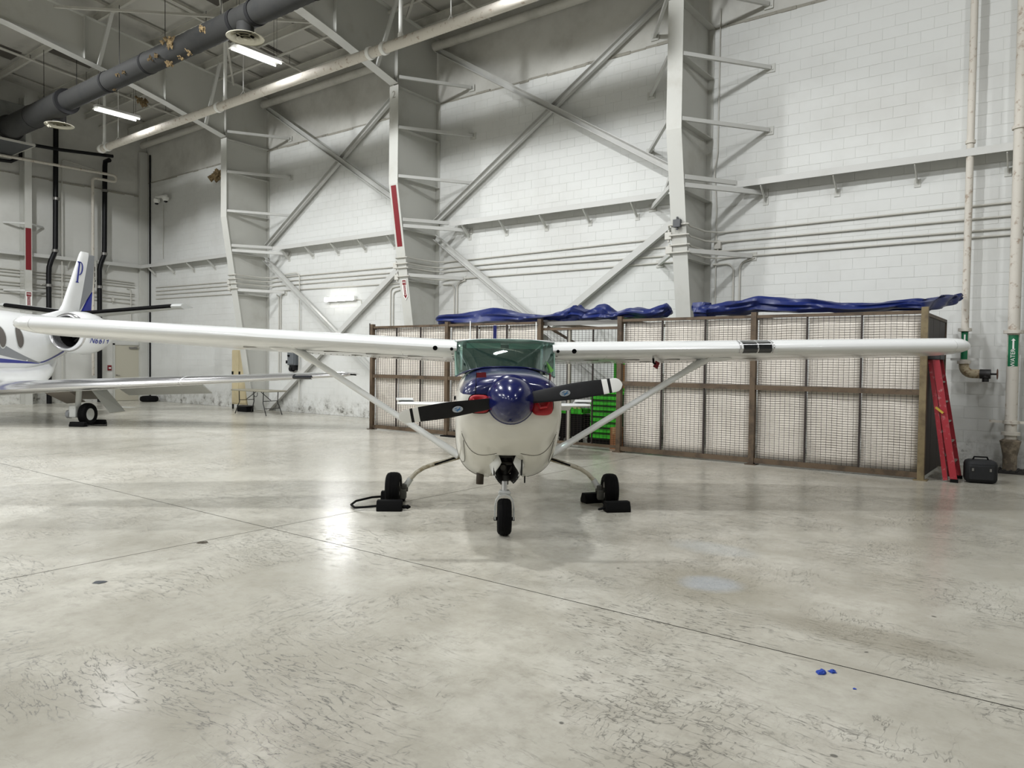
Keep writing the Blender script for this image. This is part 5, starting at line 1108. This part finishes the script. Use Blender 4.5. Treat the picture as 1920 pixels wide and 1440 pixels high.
# red cowl plugs with flags, pitot cover
for s, lab in ((-1, 'red padded cowl plug with a square red flag, on the strut side nearer the jet'), (1, 'red padded cowl plug with a small edge on flag, on the gate side')):
    cpz = 1.29 if s < 0 else 1.275
    pg = thing('cowl_plug', lab, 'cowl plug', (0, 0, 0), 0, 'cowl plugs'); pg.location = ap.location; pg.rotation_euler = ap.rotation_euler
    rg = []
    for sc, y in ((0.9, -0.655), (0.93, -0.685), (0.88, -0.70), (0.7, -0.708), (0.3, -0.70)):
        rg.append([(X0+s*0.272+0.098*sc*math.copysign(abs(math.cos(a))**0.6, math.cos(a)), y+0.006*math.sin(a*3+sc*5), cpz+0.085*sc*math.copysign(abs(math.sin(a))**0.6, math.sin(a))) for a in [2*math.pi*j/28 for j in range(28)]])
    MB().loft(rg).build('pad', REDF, pg, smooth=60)
    MB().tube([(X0+s*0.272-0.06, -0.712, cpz+0.04), (X0+s*0.272-0.02, -0.728, cpz-0.01), (X0+s*0.272+0.03, -0.73, cpz), (X0+s*0.272+0.05, -0.712, cpz+0.045)], 0.014, 8).build('strap', mat('red_strap', 'B8222A', 0.35), pg)
    bx = X0-0.315 if s < 0 else X0+0.32
    MB().tube([(bx, -0.68, cpz+0.06), (bx+0.01, -0.66, 1.40), (bx+0.015, -0.6, 1.56)], 0.003, 6).build('flag_stick', BLACK, pg)
    if s < 0: MB().prism([(-0.001, -0.022), (0.001, -0.022), (0.001, 0.022), (-0.001, 0.022)], (bx+0.015, -0.605, 1.535), (bx+0.1, -0.59, 1.54)).build('flag', RED, pg, smooth=0)
    else: MB().prism([(-0.001, -0.025), (0.001, -0.025), (0.001, 0.025), (-0.001, 0.025)], (bx+0.015, -0.605, 1.535), (bx+0.035, -0.55, 1.52)).build('flag', RED, pg, smooth=0)
pc = thing('pitot_cover', 'small red flag cover hanging under the wing before the landing light', 'cover', (0, 0, 0)); pc.location = ap.location; pc.rotation_euler = ap.rotation_euler
p = wing_pt(1.72, 0.2, -0.042); p = Vector(p)
MB().tube([p+Vector((0, 0.0, 0.0)), p+Vector((0, -0.02, -0.05)), p+Vector((0, -0.1, -0.06))], 0.012, 8).build('sleeve', BLACK, pc)
MB().prism([(-0.001, -0.03), (0.001, -0.04), (0.001, 0.03), (-0.001, 0.04)], p+Vector((0.0, -0.06, -0.06)), p+Vector((0.055, -0.04, -0.085))).build('flag', RED, pc, smooth=0)
# wheel chocks
def lw(p): return ap.matrix_world @ Vector(p)
bpy.context.view_layer.update()
def chock_block(a, b, lab, cat='wheel chock', h=0.115, wd=0.15):
    m = MB().prism([(-wd/2, 0.0), (wd/2, 0.0), (wd/2, h*0.35), (wd*0.28, h), (-wd*0.28, h), (-wd/2, h*0.35)], a, b); return m
ck = thing('wheel_chock', 'pair of black rubber chocks with a rope loop at the wheel nearer the jet', 'chock', (0, 0, 0), 0, 'airplane wheel chocks'); ck.location = ap.location; ck.rotation_euler = ap.rotation_euler
chock_block((-1.37, 1.16, 0.001), (-1.09, 1.16, 0.001), '').build('block', BLACK, ck, bevel=0.008)
chock_block((-1.40, 1.74, 0.001), (-1.12, 1.74, 0.001), '').build('block', BLACK, ck, bevel=0.008)
MB().tube([(-1.36, 1.16, 0.05), (-1.5, 1.13, 0.04), (-1.62, 1.2, 0.02), (-1.69, 1.38, 0.02), (-1.66, 1.52, 0.035), (-1.5, 1.68, 0.05), (-1.38, 1.74, 0.05)], 0.013, 8).build('rope', BLACK, ck)
MB().lathe([(0.01, -1.09), (0.022, -1.08), (0.02, -1.05), (0.026, -1.03), (0.008, -1.0)], (0, 1.16, 0.04), 'x', 10).build('knot', BLACK, ck)
ck = thing('wheel_chock', 'pair of black rubber chocks set askew at the wheel nearer the gate', 'chock', (0, 0, 0), 0, 'airplane wheel chocks'); ck.location = ap.location; ck.rotation_euler = ap.rotation_euler
chock_block((1.16, 1.14, 0.001), (1.44, 1.18, 0.001), '').build('block', BLACK, ck, bevel=0.008)
chock_block((0.99, 1.66, 0.001), (1.26, 1.76, 0.001), '').build('block', BLACK, ck, bevel=0.008)
MB().tube([(1.16, 1.14, 0.045), (1.09, 1.12, 0.03), (1.13, 1.15, 0.03)], 0.013, 8).build('rope', BLACK, ck)

# ================================================================== BUSINESS JET
jt = thing('business_jet', 'white business jet with blue and grey swoosh, parked behind the wing', 'jet', (-21.5, 6.65, 0), R(31.23))
JF = [(-7.2, 0.03, 1.55, 0.03), (-6.8, 0.22, 1.58, 0.2), (-5.8, 0.52, 1.68, 0.48), (-4.6, 0.74, 1.82, 0.72), (-3.4, 0.82, 1.92, 0.86), (-1.0, 0.84, 1.95, 0.88), (0.6, 0.84, 1.95, 0.88), (1.4, 0.78, 2.02, 0.78), (2.4, 0.62, 2.2, 0.6), (3.4, 0.4, 2.42, 0.4), (4.6, 0.12, 2.66, 0.16)]
def jring(y, g=0.0):
    w_, zc, h = interp(JF, y); return [((w_+g)*math.cos(a), y, zc+(h+g)*math.sin(a)) for a in [2*math.pi*j/40 for j in range(40)]]
def jsurf(y, z, g=0.004):
    w_, zc, h = interp(JF, y); q = max(-1, min(1, (z-zc)/h)); return Vector(((w_)*math.sqrt(1-q*q)+g, y, z))
MB().loft([jring(y) for y in (-7.2, -7.0, -6.8, -6.3, -5.8, -5.2, -4.6, -4.0, -3.4, -2.2, -1.0, 0.0, 0.6, 1.0, 1.4, 1.9, 2.4, 2.9, 3.4, 4.0, 4.6)]).build('fuselage', AWHITE, jt, smooth=60)
FR = [(-2.7, 0.2, 1.3, 0.15), (-2.2, 0.8, 1.1, 0.35), (-1.2, 0.97, 1.05, 0.4), (0.6, 0.97, 1.05, 0.38), (1.1, 0.88, 1.12, 0.34), (1.6, 0.68, 1.28, 0.28), (2.1, 0.42, 1.52, 0.2), (2.5, 0.12, 1.8, 0.1)]
MB().loft([[(w_*math.copysign(abs(math.cos(a))**0.8, math.cos(a)), y, zc+h*math.copysign(abs(math.sin(a))**0.8, math.sin(a))) for a in [2*math.pi*j/32 for j in range(32)]] for y, w_, zc, h in FR]).build('wing_fairing', AWHITE, jt, smooth=60)
def ribbon(name, top, bot, m):
    n = len(top); MB().loft([[jsurf(*t), jsurf(*[lerp(a, b, 0.5) for a, b in zip(t, b_)]), jsurf(*b_)] for t, b_ in zip(top, bot)], False, False, closed=False).build(name, m, jt, smooth=60)
N_ = 24
def yy(i, a, b): return a+(b-a)*i/N_ - (0.0001 if i == N_ else 0) + (0.0001 if i == 0 else 0)
ribbon('paint_stripe', [(yy(i, -3.5, 1.25), 1.50+0.56*((1.25-yy(i, -3.5, 1.25))/1.75)**1.5*0.95+0.012) for i in range(N_+1)], [(yy(i, -3.5, 1.25), 1.50+0.36*((1.25-yy(i, -3.5, 1.25))/1.75)**1.5*0.62-0.004) for i in range(N_+1)], GREYM)
ribbon('paint_stripe', [(yy(i, -3.5, 1.2), 1.485+0.13*((1.2-yy(i, -3.5, 1.2))/1.6)**0.9) for i in range(N_+1)], [(yy(i, -3.5, 1.2), 1.475+0.03*((1.2-yy(i, -3.5, 1.2))/1.6)) for i in range(N_+1)], BLUE)
ribbon('paint_stripe', [(yy(i, 1.2, 2.2), 1.50+0.34*((yy(i, 1.2, 2.2)-1.2)/1.0)**1.3+0.03) for i in range(N_+1)], [(yy(i, 1.2, 2.2), 1.49+0.3*((yy(i, 1.2, 2.2)-1.2)/1.0)**1.5) for i in range(N_+1)], BLUE)
for k in range(5):
    y0 = 0.27-0.56*k; ov = []
    ovr = []
    for sc in (1.0, 0.8, 0.6, 0.4, 0.2, 0.02): ovr.append([jsurf(y0+0.115*sc*math.cos(a), 2.13+0.26*sc*math.sin(a), 0.006) for a in [2*math.pi*j/20 for j in range(20)]])
    MB().loft(ovr, False, True).build('cabin_window', mat('jet_window', '5F5A55', 0.6), jt, smooth=60)
    ovr = []
    for sc in (1.12, 1.0): ovr.append([jsurf(y0+0.125*sc*math.cos(a), 2.13+0.26*sc*math.sin(a), 0.008) for a in [2*math.pi*j/20 for j in range(20)]])
    MB().loft(ovr, False, False).build('window_frame', LGREY, jt, smooth=60)
# engines
for s in (1, -1):
    en = MB(); ec_ = (s*1.50, 0, 2.30)
    pr_ = [(0.42, 0.98), (0.50, 1.1), (0.555, 1.35), (0.57, 1.65), (0.53, 1.95), (0.45, 2.2), (0.36, 2.4), (0.33, 2.4), (0.3, 2.2), (0.28, 1.8)]
    e = en.lathe([(r, y) for r, y in pr_], ec_, 'y', 36, False).build('engine_nacelle', AWHITE, jt, smooth=60)
    MB().lathe([(0.39, 1.3), (0.395, 1.08), (0.41, 0.99), (0.435, 0.965), (0.47, 0.985), (0.5, 1.08), (0.502, 1.1)], ec_, 'y', 36, False).build('intake_lip', CHROME, e, smooth=60)
    MB().lathe([(0.39, 1.28), (0.37, 1.7), (0.36, 1.75), (0.01, 1.76)], ec_, 'y', 30, False).build('intake_duct', DARK, e)
    MB().lathe([(0.1, 1.74), (0.08, 1.62), (0.04, 1.53), (0.002, 1.5)], ec_, 'y', 20).build('fan_spinner', GREYM, e)
    fb = MB()
    for k in range(18):
        a = k*2*math.pi/18; c, q = math.cos(a), math.sin(a)
        fb.bar(Vector(ec_)+Vector((0.09*c, 1.7, 0.09*q)), Vector(ec_)+Vector((0.35*c, 1.7, 0.35*q)), 0.008, 0.05, (0.4*-q, 0.8, 0.4*c))
    fb.build('fan_blades', STEELG, e, smooth=0, kind='stuff')
    MB().loft([[(s*0.6, 1.25, 2.3), (s*0.6, 2.0, 2.38), (s*0.5, 2.3, 2.32), (s*0.5, 2.3, 2.24), (s*0.6, 2.0, 2.2)], [(s*1.05, 1.3, 2.33), (s*1.05, 2.0, 2.38), (s*1.05, 2.2, 2.34), (s*1.05, 2.2, 2.26), (s*1.05, 2.0, 2.22)]]).build('pylon', AWHITE, jt, smooth=40)
    if s > 0:
        for i, ch in enumerate('N661H'):
            y = 1.3+i*0.15; a = R(-21); r = (0.566, 0.578, 0.582, 0.567, 0.538)[i]
            text_mesh('registration', ch, BLUE, e, 0.24, (ec_[0]+r*math.cos(a), y, ec_[2]+r*math.sin(a)), (0.05, 1, 0), (-math.sin(a), 0, math.cos(a)))
# wings
def jaf(x, y0, ch, z0, th): return [(x, y0+ch*c, z0+th*z) for c, z in ((1, 0.0), (0.7, 0.42), (0.4, 0.62), (0.2, 0.58), (0.08, 0.42), (0.02, 0.2), (0, 0), (0.02, -0.18), (0.08, -0.3), (0.2, -0.38), (0.4, -0.38), (0.7, -0.22), (1, -0.03))]
for s in (1, -1):
    k = 1.0 if s > 0 else 0.93
    def LEy(x): return -1.0+0.085*x
    def LEz(x): return 0.80+0.057*x
    xs_ = (0.6, 1.3, 2.6, 4.0, 5.5, 7.5, 9.2*k)
    w_ = MB().loft([jaf(s*x, LEy(x), lerp(2.5, 1.05, x/9.4), LEz(x), lerp(0.36, 0.12, x/9.4)) for x in xs_]).build('wing', AWHITE, jt, smooth=50)
    for xa, xb in ((0.9, 5.45), (5.5, 9.2*k)):
        rgs = []
        for i in range(7):
            x = xa+(xb-xa)*i/6; full = jaf(s*x, LEy(x)-0.006, lerp(2.5, 1.05, x/9.4), LEz(x), lerp(0.36, 0.12, x/9.4)*1.04)
            rgs.append(full[3:9])
        MB().loft(rgs, False, False, closed=False).build('polished_leading_edge', CHROME, w_, smooth=60)
    MB().loft([jaf(s*(9.2*k+0.004), LEy(9.2), 1.07, LEz(9.2), 0.122), jaf(s*(9.2*k+0.12), LEy(9.2)+0.05, 0.98, LEz(9.2)+0.01, 0.09), jaf(s*(9.2*k+0.2), LEy(9.2)+0.25, 0.6, LEz(9.2)+0.015, 0.03)]).build('wing_tip', CHROME if s > 0 else AWHITE, w_, smooth=60)
    if s > 0:
        x = 8.1; MB().loft([[Vector(p)+Vector((0, -0.008, 0)) for p in jaf(x+dx, LEy(x), 1.2, LEz(x), 0.155)[4:9]] for dx in (0, 0.45)], False, False, closed=False).build('tip_light', mat('dark_lens2', '2A2C30', 0.1), w_, smooth=60)
        MB().bar((9.42, -0.15, 1.34), (9.55, -0.1, 1.33), 0.03, 0.03).build('tip_probe', DARK, w_)
    MB().loft([[(s*x, 1.0, 0.82+0.03*x), (s*x, 1.0, 0.78+0.03*x), (s*x, 1.55, 0.5+0.03*x), (s*x, 1.55, 0.52+0.03*x)] for x in (1.0, 2.35)]).build('flap', mat('flap_brown_grey', '8A837C', 0.5), w_, smooth=0)
    MB().loft([[(s*x, 1.0, 0.82+0.04*x), (s*x, 1.0, 0.78+0.04*x), (s*x, 1.5, 0.56+0.04*x), (s*x, 1.5, 0.58+0.04*x)] for x in (2.9, 5.2)]).build('flap', LGREY, w_, smooth=0)
    # main gear
    g = bpy.data.objects.new('main_gear', None); col.objects.link(g); g.parent = jt
    MB().tube([(s*2.56, 0.05, 0.9), (s*2.56, 0.0, 0.36)], 0.065, 12).build('gear_leg', LGREY, g)
    MB().box(s*2.56-0.1, -0.2, 0.2, s*2.56+0.08, 0.0, 0.5).build('trailing_link', LGREY, g, bevel=0.03)
    MB().tube([(s*2.5, -0.1, 0.42), (s*2.62, -0.16, 0.42)], 0.05, 10).lathe([(0.1, -0.06), (0.1, 0.02)], (s*2.45, -0.12, 0.28), 'x', 14).build('brake_unit', GREYM, g)
    wheel(g, (s*2.78, 0.05, 0.275), 0.275, 0.2, LGREY)
    MB().add([(s*2.7, 0.3, 0.86), (s*2.78, 0.75, 0.86), (s*3.28, 0.75, 0.32), (s*3.15, 0.35, 0.3)], [(0, 1, 2, 3)]).build('gear_door', LGREY, g, smooth=0, solid=0.02)
    MB().add([(s*1.7, -0.1, 0.82), (s*2.4, -0.1, 0.84), (s*2.4, 0.5, 0.55), (s*1.9, 0.5, 0.5)], [(0, 1, 2, 3)]).build('gear_door', MATS['flap_brown_grey'], g, smooth=0, solid=0.02)
ngj = bpy.data.objects.new('nose_gear', None); col.objects.link(ngj); ngj.parent = jt
MB().tube([(0, -5.6, 1.3), (0, -5.5, 0.3)], 0.05, 10).build('gear_leg', LGREY, ngj); wheel(ngj, (0, -5.5, 0.22), 0.22, 0.16, LGREY)
# fin, rudder, stabilizers
def plate_yz(name, pts, t, m, parent, x=0.0):
    n = len(pts); return MB().add([(x-t, y, z) for y, z in pts] + [(x+t, y, z) for y, z in pts], [tuple(range(n)), tuple(range(2*n-1, n-1, -1))] + [(i, (i+1) % n, n+(i+1) % n, n+i) for i in range(n)]).build(name, m, parent, smooth=0, bevel=0.02)
fin = MB()
fr = []
for z, ya, yb, t in ((2.55, 1.3, 3.5, 0.2), (2.8, 2.0, 3.46, 0.11), (2.98, 2.72, 3.46, 0.085), (3.15, 2.85, 3.5, 0.08), (3.9, 3.2, 3.71, 0.065), (4.68, 3.56, 3.92, 0.05), (4.77, 3.62, 3.94, 0.025)):
    fr.append([(t*sx, lerp(ya, yb, u), z) for u, sx in ((0, 0), (0.04, 0.45), (0.15, 0.8), (0.4, 1), (1, 0.8), (1, -0.8), (0.4, -1), (0.15, -0.8), (0.04, -0.45))])
fo = fin.loft(fr).build('fin', AWHITE, jt, smooth=50)
rd = plate_yz('rudder', [(3.47, 2.95), (3.93, 4.72), (4.2, 4.72), (4.1, 3.66)], 0.04, GREYM, jt); plate_yz('rudder_lower', [(3.62, 2.95), (4.1, 3.64), (4.03, 2.95)], 0.041, BLUE, rd)
# serif letter P on the fin
def P2(u, v): 
    y = 3.42+u+0.18*(v-0.3); z = 3.83+v; return (0.082-0.006*v, y, z)
def letter(pts, name='emblem'): MB().add([P2(*p) for p in pts], [tuple(range(len(pts)))]).build(name, BLUE, fo, smooth=0, solid=0.004)
letter([(-0.07, 0), (0.06, 0), (0.06, 0.02), (0.03, 0.03), (0.03, 0.6), (-0.03, 0.6), (-0.03, 0.03), (-0.07, 0.02)])
letter([(-0.09, 0.6), (-0.03, 0.57), (0.06, 0.6), (0.06, 0.62), (-0.09, 0.625)])
bo = [(0.03+0.15*math.sin(R(a)), 0.42+0.2*math.cos(R(a))) for a in range(0, 181, 15)]; bi = [(0.03+0.10*math.sin(R(a)), 0.42+0.175*math.cos(R(a))) for a in range(0, 181, 15)]
MB().add([P2(*p) for p in bo+bi], [(i, i+1, len(bo)+i+1, len(bo)+i) for i in range(len(bo)-1)]).build('emblem', BLUE, fo, smooth=0, solid=0.004)
for s in (1, -1):
    rr = []; rb = []
    for x, ya, z in ((0.05, 3.25, 2.92), (2.7, 3.85, 3.2), (2.9, 3.98, 3.215)):
        ch = lerp(1.3, 0.7, x/2.75); rr.append([(s*x, ya+ch*c, z+0.085*h) for c, h in ((0, 0), (0.06, 0.6), (0.3, 1), (1, 0.1), (1, -0.1), (0.3, -1), (0.06, -0.6))])
    for x, ya, z in ((0.05, 3.24, 2.92), (2.66, 3.835, 3.194)):
        ch = lerp(1.3, 0.7, x/2.75); rb.append([(s*x, ya+ch*c-0.006, z+0.09*h) for c, h in ((0.16, 0.85), (0.06, 0.68), (0, 0), (0.06, -0.5))])
    sb = MB().loft(rr).build('stabilizer', LGREY, jt, smooth=50); MB().loft(rb, False, False, closed=False).build('de_ice_boot', BLACK, sb, smooth=60)
tc_ = thing('wheel_chock', 'black chock with a loose cord under the jet wheel', 'chock', (0, 0, 0)); tc_.location = jt.location; tc_.rotation_euler = jt.rotation_euler
chock_block((2.6, -0.3, 0.001), (2.98, -0.3, 0.001), '').build('block', BLACK, tc_, bevel=0.008)
chock_block((2.6, 0.42, 0.001), (2.98, 0.42, 0.001), '').build('block', BLACK, tc_, bevel=0.008)
MB().tube([(2.98, -0.3, 0.05), (3.2, -0.22, 0.03), (3.3, 0.0, 0.015), (3.1, 0.3, 0.03), (2.98, 0.42, 0.05)], 0.012, 6).build('rope', BLACK, tc_)
